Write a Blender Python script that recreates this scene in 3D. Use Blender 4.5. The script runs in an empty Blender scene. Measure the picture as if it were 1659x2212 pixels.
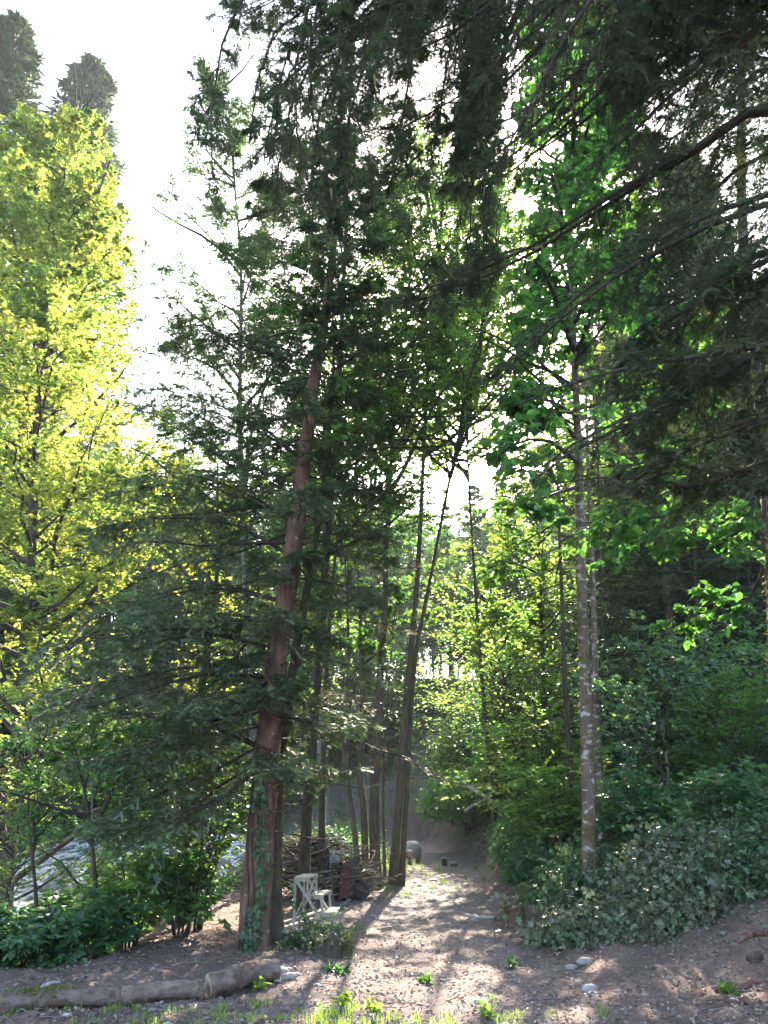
import bpy, math, random
import numpy as np
from mathutils import Vector

sc = bpy.context.scene
COL = sc.collection
rad = math.radians

# ------------------------------------------------------------ camera, sky, sun, exposure
PITCH = rad(20.5)
EYE = 1.6
cam = bpy.data.cameras.new('camera')
cam.sensor_fit = 'VERTICAL'; cam.sensor_height = 36; cam.lens = 27.04
cam.clip_start = 0.05; cam.clip_end = 2000
camo = bpy.data.objects.new('camera', cam); COL.objects.link(camo)
camo.location = (0, 0, EYE); camo.rotation_euler = (math.pi/2 + PITCH, 0, 0)
sc.camera = camo

SUN_EL, SUN_AZ = rad(34.5), rad(9.0)
w = bpy.data.worlds.new('World'); sc.world = w; w.use_nodes = True
nt = w.node_tree
bg = nt.nodes['Background']
sky = nt.nodes.new('ShaderNodeTexSky'); sky.sky_type = 'NISHITA'; sky.sun_disc = False
sky.sun_elevation = SUN_EL; sky.sun_rotation = SUN_AZ
sky.air_density = 1.0; sky.dust_density = 2.0; sky.ozone_density = 1.0
nt.links.new(sky.outputs[0], bg.inputs[0]); bg.inputs[1].default_value = 0.15
S = Vector((math.sin(SUN_AZ)*math.cos(SUN_EL), math.cos(SUN_AZ)*math.cos(SUN_EL), math.sin(SUN_EL)))
sl = bpy.data.lights.new('sun', 'SUN'); sl.energy = 4.4; sl.angle = rad(0.5); sl.color = (1.0, 0.89, 0.74)
so = bpy.data.objects.new('sun', sl); COL.objects.link(so)
so.rotation_euler = S.to_track_quat('Z', 'Y').to_euler(); so.location = (10, 60, 40)
vs = sc.view_settings
vs.view_transform = 'Standard'; vs.look = 'None'; vs.gamma = 1; vs.use_curve_mapping = False
vs.exposure = 3.0
cy = sc.cycles
cy.max_bounces = 7; cy.diffuse_bounces = 4; cy.glossy_bounces = 2; cy.transmission_bounces = 5
cy.transparent_max_bounces = 4; cy.volume_bounces = 0
cy.sample_clamp_indirect = 6.0
cy.use_denoising = True
try:
    cy.denoiser = 'OPENIMAGEDENOISE'; cy.denoising_input_passes = 'RGB_ALBEDO_NORMAL'
except Exception:
    pass
cy.caustics_reflective = False; cy.caustics_refractive = False

# ------------------------------------------------------------ picture-to-place helpers
K = 1.8228/3028.0
CP, SP = math.cos(PITCH), math.sin(PITCH)
def ray(px, py):
    u = (px-829.5)*K; v = (1106-py)*K
    return np.array([u, CP - v*SP, SP + v*CP])
def at(px, py, Y):
    d = ray(px, py); return np.array([0, 0, EYE]) + d*(Y/d[1])

# ------------------------------------------------------------ terrain
def sstep(a, b, x):
    t = np.clip((x-a)/(b-a), 0, 1); return t*t*(3-2*t)
def splus(x, k=1.0):
    return np.log1p(np.exp(np.clip(x/k, -30, 30)))*k
XR_Y = [-20, 7, 9, 12, 15, 18, 20, 23, 27, 31]
XR_X = [3.0, 2.6, 2.0, 1.8, 2.0, 2.2, 2.3, 2.6, 2.4, 1.6]
YB_X = [-80, -30, -14, -10, -5, -2, 0, 2.2, 3]
YB_Y = [36, 40, 40, 39, 38, 36.5, 35, 32, 31]
PC_Y = [-10, 8, 11, 14, 17, 19, 22, 26, 30, 33, 36]
PC_X = [.4, .4, .35, .55, 1.0, 1.35, 1.6, 1.5, .6, -2.0, -6]
def rc(y):
    return np.clip(-11.0 + 0.42*(y-14), -16, -8.2)
def H(x, y):
    x = np.asarray(x, float); y = np.asarray(y, float)
    xr = np.interp(y, XR_Y, XR_X)
    d1 = x - xr
    d2 = y - np.interp(x, YB_X, YB_Y)
    d = np.where(d1 > d2, d1, d2)
    d = np.maximum(d1, d2) + 0.0
    near = 0.20*splus(d, .3) + 0.33*splus(d-2.6, .5)
    cut = 1.25*sstep(0.0, 0.9, d) + 0.42*splus(d-.4, .4)
    scree = 0.62*splus(d, .4)
    wn = sstep(15.5, 19.5, y)
    wf = sstep(1.5, -2.0, x)*sstep(27, 31, y)
    z = near*(1-wn) + wn*(cut*(1-wf) + scree*wf)
    z = z + 0.16*splus(d-5, 2)*(d > 0)
    z = 46*np.tanh(z/46)
    # left: down to the stream
    xl = np.interp(y, [8.6, 10, 14, 18, 24, 40], [-2.0, -2.3, -2.6, -1.9, -2.2, -3.5])
    drop = sstep(0.0, 4.2, xl - x)*sstep(8.7, 11.0, y)*sstep(39, 34, y)
    z = z - (1.5-.072*np.clip(y-13, 0, 24))*drop
    # stream bed
    c = rc(y)
    inr = np.exp(-((x-c)/5.2)**4)*sstep(9, 12, y)*sstep(40, 34, y)
    z = z - 0.35*inr
    # far bank of the stream
    fb = splus((c-6.3) - x, .6)*sstep(8, 11, y)
    z = z + 26*np.tanh(0.40*fb/26)
    # small relief
    path = np.exp(-((x-np.interp(y, PC_Y, PC_X))/1.0)**2)
    n = (0.03*np.sin(1.7*x+.6*y)*np.sin(1.3*y-.4*x) + 0.02*np.sin(4.1*x+2.2)*np.sin(3.7*y+.8*x)
         + .012*np.sin(9*x+3*y)*np.sin(8*y-5*x))
    z = z + n*(1.0-0.5*path) - 0.05*path*(y < 24)
    z = z + np.clip(d, 0, 6)*0.05*np.sin(0.9*x+.5*y)*np.sin(.7*y+1)
    return z
def h1(x, y): return float(H(np.array([x]), np.array([y]))[0])
def gp(px, py):
    """the ground point that the photograph shows at this pixel"""
    d = ray(px, py); t = np.arange(4, 90, .02)
    P = np.array([0, 0, EYE]) + t[:, None]*d
    hit = np.where(P[:, 2] <= H(P[:, 0], P[:, 1]))[0]
    return P[hit[0]] if len(hit) else P[-1]

# ------------------------------------------------------------ mesh helpers
class Geo:
    def __init__(s): s.V = []; s.F = []; s.n = 0
    def add(s, V, F, mat=0, smooth=False):
        V = np.asarray(V, np.float32).reshape(-1, 3); F = np.asarray(F, np.int64)
        s.V.append(V); s.F.append((F + s.n, mat, smooth)); s.n += len(V)
    def build(s, name, mats, parent=None, origin=(0, 0, 0), attrs=None):
        V = np.concatenate(s.V) - np.asarray(origin, np.float32)
        me = bpy.data.meshes.new(name)
        me.vertices.add(len(V)); me.vertices.foreach_set('co', V.astype(np.float32).ravel())
        loops = np.concatenate([f.ravel() for f, _, _ in s.F])
        tot = np.concatenate([np.full(len(f), f.shape[1]) for f, _, _ in s.F])
        st = np.concatenate([[0], np.cumsum(tot)[:-1]])
        me.loops.add(len(loops)); me.loops.foreach_set('vertex_index', loops.astype(np.int32))
        me.polygons.add(len(tot)); me.polygons.foreach_set('loop_start', st.astype(np.int32))
        me.polygons.foreach_set('material_index', np.concatenate([np.full(len(f), m) for f, m, _ in s.F]).astype(np.int32))
        me.polygons.foreach_set('use_smooth', np.concatenate([np.full(len(f), sm) for f, _, sm in s.F]).astype(bool))
        for m in (mats if isinstance(mats, (list, tuple)) else [mats]): me.materials.append(m)
        if attrs:
            for k, a in attrs.items():
                at_ = me.attributes.new(k, 'FLOAT', 'POINT'); at_.data.foreach_set('value', a.astype(np.float32))
        me.update(calc_edges=True)
        o = bpy.data.objects.new(name, me); COL.objects.link(o)
        if parent is not None: o.parent = parent
        return o
def tag(o, label=None, cat=None, group=None, kind=None):
    if label: o['label'] = label
    if cat: o['category'] = cat
    if group: o['group'] = group
    if kind: o['kind'] = kind
    return o
def empty(name, loc, label, cat, group=None, rz=0):
    o = bpy.data.objects.new(name, None); COL.objects.link(o)
    o.location = loc; o.rotation_euler = (0, 0, rz); o.empty_display_size = .2
    return tag(o, label, cat, group)
def copy_tree(o, parent=None):
    c = o.copy(); COL.objects.link(c)
    if parent is not None: c.parent = parent
    for ch in list(o.children): copy_tree(ch, c)
    return c
def nrm(a): return a/np.maximum(np.linalg.norm(a, axis=-1, keepdims=True), 1e-9)
UP = np.array([0, 0, 1.0])

def tube(C, Rd, k=5, rough=0, rng=None, cap=False):
    """C (N,P,3) centre lines, Rd (N,P) radii -> vertices, quads"""
    C = np.asarray(C, float)
    if C.ndim == 2: C = C[None]; Rd = np.asarray(Rd)[None]
    N, P, _ = C.shape
    T = np.empty_like(C); T[:, 1:-1] = C[:, 2:]-C[:, :-2]; T[:, 0] = C[:, 1]-C[:, 0]; T[:, -1] = C[:, -1]-C[:, -2]
    T = nrm(T)
    ref = np.where(np.abs(T[:, :1, 2:3]) > .8, np.array([1.0, 0, 0]), UP)
    A = nrm(np.cross(T, np.broadcast_to(ref, T.shape))); B = np.cross(T, A)
    a = np.arange(k)*2*math.pi/k
    r = np.asarray(Rd)[:, :, None]*np.ones(k)
    if rough: r = r*(1+rough*rng.standard_normal((N, P, k)))
    V = C[:, :, None, :] + r[..., None]*(np.cos(a)[:, None]*A[:, :, None, :] + np.sin(a)[:, None]*B[:, :, None, :])
    idx = np.arange(N*P*k).reshape(N, P, k)
    n2 = np.roll(idx, -1, axis=2)
    F = np.stack([idx[:, :-1], n2[:, :-1], n2[:, 1:], idx[:, 1:]], -1).reshape(-1, 4)
    return V.reshape(-1, 3), F
def wood(g, C, r0, r1, k=3, mat=0, power=1.0):
    N, P, _ = C.shape
    s = np.linspace(0, 1, P)**power
    r0 = np.broadcast_to(r0, (N,)); r1 = np.broadcast_to(r1, (N,))
    V, F = tube(C, r0[:, None]*(1-s)+r1[:, None]*s, k); g.add(V, F, mat, k > 3)
def smooth_path(P, n=24):
    P = np.asarray(P, float); t = np.r_[0, np.cumsum(np.linalg.norm(np.diff(P, axis=0), axis=1))]
    Q = np.vstack([2*P[0]-P[1], P, 2*P[-1]-P[-2]])
    out = []
    for s in np.linspace(0, t[-1], n):
        i = min(int(np.searchsorted(t, s, 'right'))-1, len(P)-2); f = (s-t[i])/(t[i+1]-t[i])
        p0, p1, p2, p3 = Q[i:i+4]
        out.append(.5*((2*p1)+(-p0+p2)*f+(2*p0-5*p1+4*p2-p3)*f*f+(-p0+3*p1-3*p2+p3)*f**3))
    return np.array(out)
def spawn(C, per, rng, t0, t1, lenf, ang, flat=True, grav=0., P=4, jit=.2, aj=.15, wander=.03, tilt=.15, absl=False, azi=None):
    N, Pn, _ = C.shape
    t = t0+(t1-t0)*(np.arange(per)+rng.random((N, per)))/per
    f = np.clip(t*(Pn-1), 0, Pn-1-1e-6); i = f.astype(int); fr = (f-i)[..., None]
    n = np.arange(N)[:, None]
    pos = C[n, i]*(1-fr)+C[n, i+1]*fr
    tan = nrm(C[n, i+1]-C[n, i])
    L = np.linalg.norm(np.diff(C, axis=1), axis=2).sum(1)[:, None]
    L = (lenf(t) if absl else L*lenf(t))*(1+jit*rng.standard_normal(t.shape)).clip(.3, 1.8)
    if flat:
        side = nrm(np.cross(tan, UP)+1e-4)*np.where((np.arange(per) % 2) == 0, 1, -1)[None, :, None]
        side = side + tilt*rng.standard_normal(side.shape)
    else:
        side = rng.standard_normal(tan.shape)
        side[..., 2] *= .6
    side = nrm(side-(side*tan).sum(-1, keepdims=True)*tan)
    a = ang+aj*rng.standard_normal(t.shape)
    d = np.cos(a)[..., None]*tan+np.sin(a)[..., None]*side
    s = np.linspace(0, 1, P)
    pts = pos[:, :, None]+d[:, :, None]*(L[..., None]*s)[..., None]+UP*((grav*L)[..., None]*s**2)[..., None]
    pts = pts+rng.standard_normal(pts.shape)*(wander*L[..., None]*s)[..., None]
    return pts.reshape(-1, P, 3)
# leaf templates: along, across, up ; faces
T_DIA = (np.array([[0, 0, 0], [.45, -.5, .1], [1, 0, -.06], [.45, .5, .1]]), [[0, 1, 2], [0, 2, 3]])
T_LEAF = (np.array([[0, 0, 0], [.25, -.42, .08], [.62, -.45, .07], [1, 0, -.1], [.62, .45, .07], [.25, .42, .08]]), [[0, 1, 2, 3], [0, 3, 4, 5]])
T_LOBE = (np.array([[0, 0, 0], [-.05, -.35, .05], [.3, -.3, .04], [.45, -.6, .0], [.6, -.22, .04], [1, 0, -.08], [.6, .22, .04], [.45, .6, 0], [.3, .3, .04], [-.05, .35, .05], [.35, 0, 0]]),
          [[10, i, i+1] for i in range(9)]+[[10, 9, 0]])
T_STRIP = (np.array([[0, 0, 0], [.3, -.5, 0], [1, 0, 0], [.3, .5, 0]]), [[0, 1, 2, 3]])
def comb(n):
    v = []; f = []
    for i in range(n):
        x = i/n*.9; b = 1.0 if i < n*.7 else 1.0-.5*(i/n-.7)/.3
        for sgn in (-1, 1):
            k = len(v); v += [[x, 0, 0], [x+.8/n, 0, 0], [x+.9/n+.07, sgn*.5*b, .05]]; f.append([k, k+1, k+2])
    k = len(v); v += [[0, -.08, 0], [1, 0, 0], [0, .08, 0]]; f.append([k, k+1, k+2])
    return np.array(v), f
T_COMB = comb(6); T_COMB9 = comb(10); T_COMB4 = comb(4)
def leaves(g, C, per, rng, size, width, ang=.8, tmpl=T_DIA, mat=1, t0=.1, t1=1.0, flat=True, nj=.35, droop=0., sj=.25, tilt=.3):
    N, Pn, _ = C.shape
    t = t0+(t1-t0)*(np.arange(per)+rng.random((N, per)))/per
    f = np.clip(t*(Pn-1), 0, Pn-1-1e-6); i = f.astype(int); fr = (f-i)[..., None]; n = np.arange(N)[:, None]
    pos = C[n, i]*(1-fr)+C[n, i+1]*fr
    tan = nrm(C[n, i+1]-C[n, i])
    sg = np.where((np.arange(per) % 2) == 0, 1, -1)[None, :, None]
    if flat: side = nrm(np.cross(tan, UP)+1e-4)*sg+tilt*rng.standard_normal(tan.shape)
    else: side = rng.standard_normal(tan.shape)
    side = nrm(side-(side*tan).sum(-1, keepdims=True)*tan)
    a = (ang*(1+.25*rng.standard_normal(t.shape)))[..., None]
    d = np.cos(a)*tan+np.sin(a)*side; d[..., 2] -= droop; d = nrm(d)
    place(g, pos.reshape(-1, 3), d.reshape(-1, 3), rng, size, width, tmpl, mat, nj, sj)
def place(g, pos, d, rng, size, width, tmpl, mat, nj=.35, sj=.25, nor=None, smooth=False):
    M = len(pos)
    if nor is None: nor = np.broadcast_to(UP, (M, 3))
    nn = nor+nj*rng.standard_normal((M, 3))
    nn = nrm(nn-(nn*d).sum(-1, keepdims=True)*d); b = np.cross(nn, d)
    sz = size*(1+sj*rng.standard_normal(M)).clip(.45, 1.6)
    tv, tf = tmpl
    V = (pos[:, None]+(sz[:, None]*tv[:, 0])[..., None]*d[:, None]+(sz[:, None]*(width/size)*tv[:, 1])[..., None]*b[:, None]
         + (sz[:, None]*tv[:, 2])[..., None]*nn[:, None])
    tf = np.array(tf); F = (np.arange(M)*len(tv))[:, None, None]+tf
    g.add(V.reshape(-1, 3), F.reshape(-1, tf.shape[1]), mat, smooth)

# stones
def ico(sub):
    import bmesh
    bm = bmesh.new(); bmesh.ops.create_icosphere(bm, subdivisions=sub, radius=1)
    V = np.array([v.co[:] for v in bm.verts]); F = np.array([[v.index for v in f.verts] for f in bm.faces]); bm.free()
    return V, F
ICO1, ICO2, ICO3 = ico(1), ico(2), ico(3)
def lump(V, rng, amp, fr=2.0):
    q = np.zeros(len(V)); 
    for _ in range(5):
        k = rng.standard_normal(3)*fr; q += np.sin(V@k+rng.random()*6.3)
    return V*(1+amp*q/2.2)[:, None]

# ------------------------------------------------------------ materials
def mat_new(name):
    m = bpy.data.materials.new(name); m.use_nodes = True; t = m.node_tree; t.nodes.clear()
    return m, t, t.nodes, t.links
def N_(t, ty, **kw):
    n = t.nodes.new(ty)
    for k, v in kw.items():
        if k.startswith('i_'): n.inputs[k[2:]].default_value = v
        else: setattr(n, k, v)
    return n
def noise(t, scale, detail=3, vec=None, rough=.55, dist=0):
    n = t.nodes.new('ShaderNodeTexNoise'); n.inputs['Scale'].default_value = scale; n.inputs['Detail'].default_value = detail
    n.inputs['Roughness'].default_value = rough; n.inputs['Distortion'].default_value = dist
    if vec is not None: t.links.new(vec, n.inputs['Vector'])
    return n.outputs['Fac']
def ramp(t, f, a, b, ca=(0, 0, 0, 1), cb=(1, 1, 1, 1)):
    n = t.nodes.new('ShaderNodeValToRGB'); e = n.color_ramp.elements
    e[0].position = a; e[1].position = b; e[0].color = ca; e[1].color = cb
    t.links.new(f, n.inputs[0]); return n.outputs[0]
def mix(t, f, a, b, mode='MIX'):
    n = t.nodes.new('ShaderNodeMix'); n.data_type = 'RGBA'; n.blend_type = mode
    for s, v in ((0, f), (6, a), (7, b)):
        if hasattr(v, 'default_value') or hasattr(v, 'is_linked'): t.links.new(v, n.inputs[s])
        else: n.inputs[s].default_value = v if s == 0 else (*v, 1) if len(v) == 3 else v
    return n.outputs[2]
def pos_(t): return t.nodes.new('ShaderNodeNewGeometry').outputs['Position']
def leaf_mat(name, c1, c2, tc, tf=.45, rough=.5, ns=.5, spec=.3, vv=.35):
    m, t, n, l = mat_new(name)
    ge = n.new('ShaderNodeNewGeometry')
    col = mix(t, ramp(t, noise(t, ns, 2, ge.outputs['Position']), .35, .65), c1, c2)
    mr = N_(t, 'ShaderNodeMapRange'); mr.inputs[3].default_value = 1-vv; mr.inputs[4].default_value = 1+vv
    l.new(ge.outputs['Random Per Island'], mr.inputs[0])
    hs = n.new('ShaderNodeHueSaturation'); l.new(col, hs.inputs['Color']); l.new(mr.outputs[0], hs.inputs['Value'])
    m2 = N_(t, 'ShaderNodeMapRange'); m2.inputs[3].default_value = .485; m2.inputs[4].default_value = .515
    l.new(ge.outputs['Random Per Island'], m2.inputs[0]); l.new(m2.outputs[0], hs.inputs['Hue'])
    p = N_(t, 'ShaderNodeBsdfPrincipled'); p.inputs['Roughness'].default_value = rough; p.inputs['Specular IOR Level'].default_value = spec
    l.new(hs.outputs[0], p.inputs['Base Color'])
    hs2 = n.new('ShaderNodeHueSaturation'); l.new(mix(t, ramp(t, noise(t, ns*1.3+.2, 3, ge.outputs['Position']), .38, .62), tuple(a_*b_ for a_, b_ in zip(tc, (.42, .66, .7))), tc), hs2.inputs['Color']); l.new(mr.outputs[0], hs2.inputs['Value'])
    tr = n.new('ShaderNodeBsdfTranslucent'); l.new(hs2.outputs[0], tr.inputs['Color'])
    mx = n.new('ShaderNodeMixShader'); mx.inputs[0].default_value = tf
    l.new(p.outputs[0], mx.inputs[1]); l.new(tr.outputs[0], mx.inputs[2])
    o = n.new('ShaderNodeOutputMaterial'); l.new(mx.outputs[0], o.inputs[0]); return m
def bark_mat(name, c1, c2, c3=None, amt=.5, pscale=6, sc_=22, bump=.5, moss=None, moss_amt=.5, zs=.22):
    m, t, n, l = mat_new(name); pv = pos_(t)
    mp = n.new('ShaderNodeMapping'); mp.inputs['Scale'].default_value = (1, 1, zs); l.new(pv, mp.inputs[0])
    nf = noise(t, sc_, 5, mp.outputs[0], .65)
    col = mix(t, ramp(t, nf, .35, .68), c1, c2)
    if c3:
        mp2 = n.new('ShaderNodeMapping'); mp2.inputs['Scale'].default_value = (1, 1, 1.7); l.new(pv, mp2.inputs[0])
        col = mix(t, ramp(t, noise(t, pscale, 3, mp2.outputs[0], .6, .4), amt, amt+.05), col, c3)
    if moss:
        col = mix(t, ramp(t, noise(t, 2.3, 6, pv, .7), moss_amt, moss_amt+.12), col, moss)
    p = N_(t, 'ShaderNodeBsdfPrincipled'); p.inputs['Roughness'].default_value = .9; p.inputs['Specular IOR Level'].default_value = .15
    l.new(col, p.inputs['Base Color'])
    b = n.new('ShaderNodeBump'); b.inputs['Strength'].default_value = bump; b.inputs['Distance'].default_value = .02
    l.new(nf, b.inputs['Height']); l.new(b.outputs[0], p.inputs['Normal'])
    o = n.new('ShaderNodeOutputMaterial'); l.new(p.outputs[0], o.inputs[0]); return m
def plain(name, c1, c2=None, ns=20, rough=.8, metal=0, bump=.2, isl=0.0, spec=.3):
    m, t, n, l = mat_new(name); pv = n.new('ShaderNodeNewGeometry')
    nf = noise(t, ns, 4, pv.outputs['Position'])
    col = mix(t, ramp(t, nf, .3, .7), c1, c2 or tuple(.7*x for x in c1))
    if isl:
        mr = N_(t, 'ShaderNodeMapRange'); mr.inputs[3].default_value = 1-isl; mr.inputs[4].default_value = 1+isl
        l.new(pv.outputs['Random Per Island'], mr.inputs[0])
        hs = n.new('ShaderNodeHueSaturation'); l.new(col, hs.inputs['Color']); l.new(mr.outputs[0], hs.inputs['Value']); col = hs.outputs[0]
    p = N_(t, 'ShaderNodeBsdfPrincipled'); p.inputs['Roughness'].default_value = rough; p.inputs['Metallic'].default_value = metal
    p.inputs['Specular IOR Level'].default_value = spec
    l.new(col, p.inputs['Base Color'])
    if bump:
        b = n.new('ShaderNodeBump'); b.inputs['Strength'].default_value = bump; b.inputs['Distance'].default_value = .01
        l.new(nf, b.inputs['Height']); l.new(b.outputs[0], p.inputs['Normal'])
    o = n.new('ShaderNodeOutputMaterial'); l.new(p.outputs[0], o.inputs[0]); return m

M = {}
M['fir_needle'] = leaf_mat('fir_needle', (.045, .075, .038), (.12, .14, .07), (.20, .28, .07), .3, .45, 1.6, .5)
M['fir_tip'] = leaf_mat('fir_tip', (.15, .26, .07), (.20, .31, .08), (.22, .36, .07), .35, .45, .8, .3)
M['dark_needle'] = leaf_mat('dark_needle', (.04, .056, .032), (.095, .11, .056), (.14, .18, .06), .28, .5, .8, .3)
M['dry_needle'] = leaf_mat('dry_needle', (.10, .085, .05), (.16, .13, .075), (.20, .16, .07), .3, .6, 1.2, .2)
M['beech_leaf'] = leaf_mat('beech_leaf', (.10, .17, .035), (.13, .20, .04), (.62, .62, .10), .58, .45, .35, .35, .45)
M['green_leaf'] = leaf_mat('green_leaf', (.055, .12, .035), (.085, .15, .04), (.25, .42, .06), .45, .4, .5, .4)
M['lime_leaf'] = leaf_mat('lime_leaf', (.05, .13, .04), (.07, .16, .045), (.22, .44, .06), .5, .4, .6, .4)
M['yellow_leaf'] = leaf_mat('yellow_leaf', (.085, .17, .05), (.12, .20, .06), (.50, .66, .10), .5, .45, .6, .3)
M['ash_leaf'] = leaf_mat('ash_leaf', (.045, .075, .035), (.07, .11, .04), (.17, .25, .06), .4, .45, .6, .3)
M['far_leaf'] = leaf_mat('far_leaf', (.08, .15, .07), (.13, .20, .08), (.30, .46, .12), .45, .5, .12, .25)
M['shrub_leaf'] = leaf_mat('shrub_leaf', (.05, .12, .05), (.08, .16, .06), (.18, .34, .07), .4, .4, .7, .5)
M['ivy_leaf'] = leaf_mat('ivy_leaf', (.07, .105, .05), (.15, .16, .095), (.14, .17, .06), .25, .42, 3.5, .6)
M['dark_ivy'] = leaf_mat('dark_ivy', (.04, .085, .035), (.07, .12, .045), (.12, .20, .05), .28, .35, 1.5, .5)
M['grass_blade'] = leaf_mat('grass_blade', (.12, .20, .04), (.18, .26, .05), (.45, .60, .08), .5, .5, 1.5, .3)
M['moss'] = leaf_mat('moss', (.10, .12, .03), (.15, .16, .04), (.30, .30, .06), .35, .8, 3, .1)
M['lichen'] = leaf_mat('lichen', (.13, .12, .06), (.18, .16, .08), (.30, .25, .10), .4, .8, 3, .1)
M['litter'] = leaf_mat('litter', (.16, .11, .08), (.24, .18, .14), (.20, .12, .06), .2, .6, 3, .3, .5)
M['pale_litter'] = leaf_mat('pale_litter', (.20, .155, .125), (.27, .22, .185), (.20, .15, .11), .15, .5, 3, .4, .4)
M['fir_bark'] = bark_mat('fir_bark', (.085, .045, .034), (.20, .115, .085), (.50, .46, .42), .66, 7, 16, .5, (.055, .06, .028), .60)
M['dark_bark'] = bark_mat('dark_bark', (.035, .026, .02), (.09, .07, .052), None, .5, 6, 20, .6, (.075, .085, .028), .52)
M['mossy_bark'] = bark_mat('mossy_bark', (.05, .037, .026), (.12, .095, .066), None, .5, 6, 18, .7, (.085, .09, .03), .55)
M['lichen_bark'] = bark_mat('lichen_bark', (.10, .068, .048), (.19, .14, .105), (.38, .35, .32), .56, 7, 20, .6, (.085, .065, .03), .5)
M['red_bark'] = bark_mat('red_bark', (.09, .052, .04), (.17, .10, .075), None, .5, 6, 20, .6)
M['grey_bark'] = bark_mat('grey_bark', (.12, .11, .10), (.24, .22, .20), None, .5, 6, 14, .4)
M['twig'] = plain('twig', (.07, .05, .036), (.03, .024, .02), 8, .9, 0, 0)
M['log_bark'] = bark_mat('log_bark', (.085, .058, .045), (.24, .175, .145), (.11, .07, .05), .55, 5, 9, 1.0, (.11, .11, .04), .6, 1.6)
M['cut_wood'] = plain('cut_wood', (.34, .27, .20), (.22, .17, .12), 30, .8)
M['grey_wood'] = plain('grey_wood', (.42, .38, .34), (.28, .25, .22), 25, .75)
M['pale_wood'] = plain('pale_wood', (.50, .44, .37), (.32, .28, .23), 25, .7)
M['dead_stick'] = plain('dead_stick', (.20, .15, .12), (.08, .06, .05), 6, .85, 0, 0, .45)
M['stone'] = plain('stone', (.27, .25, .235), (.16, .15, .145), 9, .75, 0, .4, .35)
M['rust'] = plain('rust', (.15, .06, .04), (.07, .035, .03), 14, .7, .2, .3)
M['tyre'] = plain('tyre', (.035, .035, .04), (.05, .05, .055), 30, .8)
M['green_pipe'] = plain('green_pipe', (.05, .09, .07), (.10, .13, .11), 20, .5, .3)
M['grey_metal'] = plain('grey_metal', (.33, .32, .31), (.20, .19, .18), 20, .5, .5)
M['red_plastic'] = plain('red_plastic', (.45, .03, .025), (.30, .02, .02), 40, .4)
M['earth'] = plain('earth', (.10, .07, .055), (.045, .034, .03), 14, .95, 0, .8)

def ground_mat():
    m, t, n, l = mat_new('forest_floor'); pv = pos_(t)
    def attr(k):
        a = n.new('ShaderNodeAttribute'); a.attribute_name = k; return a.outputs['Fac']
    lit = mix(t, ramp(t, noise(t, 26, 6, pv, .7), .36, .66), (.10, .062, .046), (.28, .185, .145))
    lit = mix(t, ramp(t, noise(t, 2.2, 3, pv), .4, .65), lit, (.11, .075, .058))
    vo = n.new('ShaderNodeTexVoronoi'); vo.inputs['Scale'].default_value = 34; l.new(pv, vo.inputs['Vector'])
    grav = mix(t, ramp(t, noise(t, 48, 5, pv, .7), .3, .7), (.21, .18, .175), (.46, .41, .405))
    grav = mix(t, ramp(t, vo.outputs['Distance'], .0, .5), grav, (.17, .14, .13))
    col = mix(t, attr('path'), lit, grav)
    mo = mix(t, ramp(t, noise(t, 14, 4, pv, .7), .35, .65), (.035, .055, .022), (.085, .11, .035))
    col = mix(t, attr('moss'), col, mo)
    p = N_(t, 'ShaderNodeBsdfPrincipled'); p.inputs['Roughness'].default_value = .92; p.inputs['Specular IOR Level'].default_value = .2
    l.new(col, p.inputs['Base Color'])
    b = n.new('ShaderNodeBump'); b.inputs['Strength'].default_value = .9; b.inputs['Distance'].default_value = .03
    l.new(noise(t, 30, 6, pv, .75), b.inputs['Height']); l.new(b.outputs[0], p.inputs['Normal'])
    o = n.new('ShaderNodeOutputMaterial'); l.new(p.outputs[0], o.inputs[0]); return m
def water_mat():
    m, t, n, l = mat_new('stream_water'); pv = pos_(t)
    mp = n.new('ShaderNodeMapping'); mp.inputs['Scale'].default_value = (1, .35, 1); mp.inputs['Rotation'].default_value = (0, 0, rad(-22)); l.new(pv, mp.inputs[0])
    nf = noise(t, 2.6, 7, mp.outputs[0], .7, .6)
    col = mix(t, ramp(t, nf, .42, .56), (.10, .13, .14), (.80, .82, .84))
    p = N_(t, 'ShaderNodeBsdfPrincipled'); l.new(col, p.inputs['Base Color'])
    l.new(ramp(t, nf, .42, .56, (.08, .08, .08, 1), (.7, .7, .7, 1)), p.inputs['Roughness'])
    b = n.new('ShaderNodeBump'); b.inputs['Strength'].default_value = .8; b.inputs['Distance'].default_value = .12
    l.new(nf, b.inputs['Height']); l.new(b.outputs[0], p.inputs['Normal'])
    o = n.new('ShaderNodeOutputMaterial'); l.new(p.outputs[0], o.inputs[0]); return m
M['ground'] = ground_mat(); M['water'] = water_mat()

# ------------------------------------------------------------ ground
def axis(parts):
    out = [parts[0][0]]
    for a, b, s in parts: out += list(np.linspace(a, b, max(2, int(round((b-a)/s))+1))[1:])
    return np.array(out)
gx = axis([(-300, -60, 12), (-60, -20, 1.5), (-20, -6, .4), (-6, 6, .07), (6, 20, .35), (20, 60, 1.5), (60, 300, 12)])
gy = axis([(-150, -10, 10), (-10, 5, .6), (5, 20, .07), (20, 45, .22), (45, 110, 1.2), (110, 400, 12)])
X, Y = np.meshgrid(gx, gy)
rg = np.random.default_rng(5)
Z = H(X, Y)
fine = (np.abs(X) < 6.2) & (Y > 4.5) & (Y < 36)
pth = np.exp(-((X-np.interp(Y, PC_Y, PC_X))/np.interp(Y, [8, 14, 20, 30], [1.5, 1.15, .85, 1.1]))**4)*(Y < 37)
Z = Z+np.where(fine, rg.standard_normal(X.shape)*(.008+.006*(1-pth)), 0)
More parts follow.
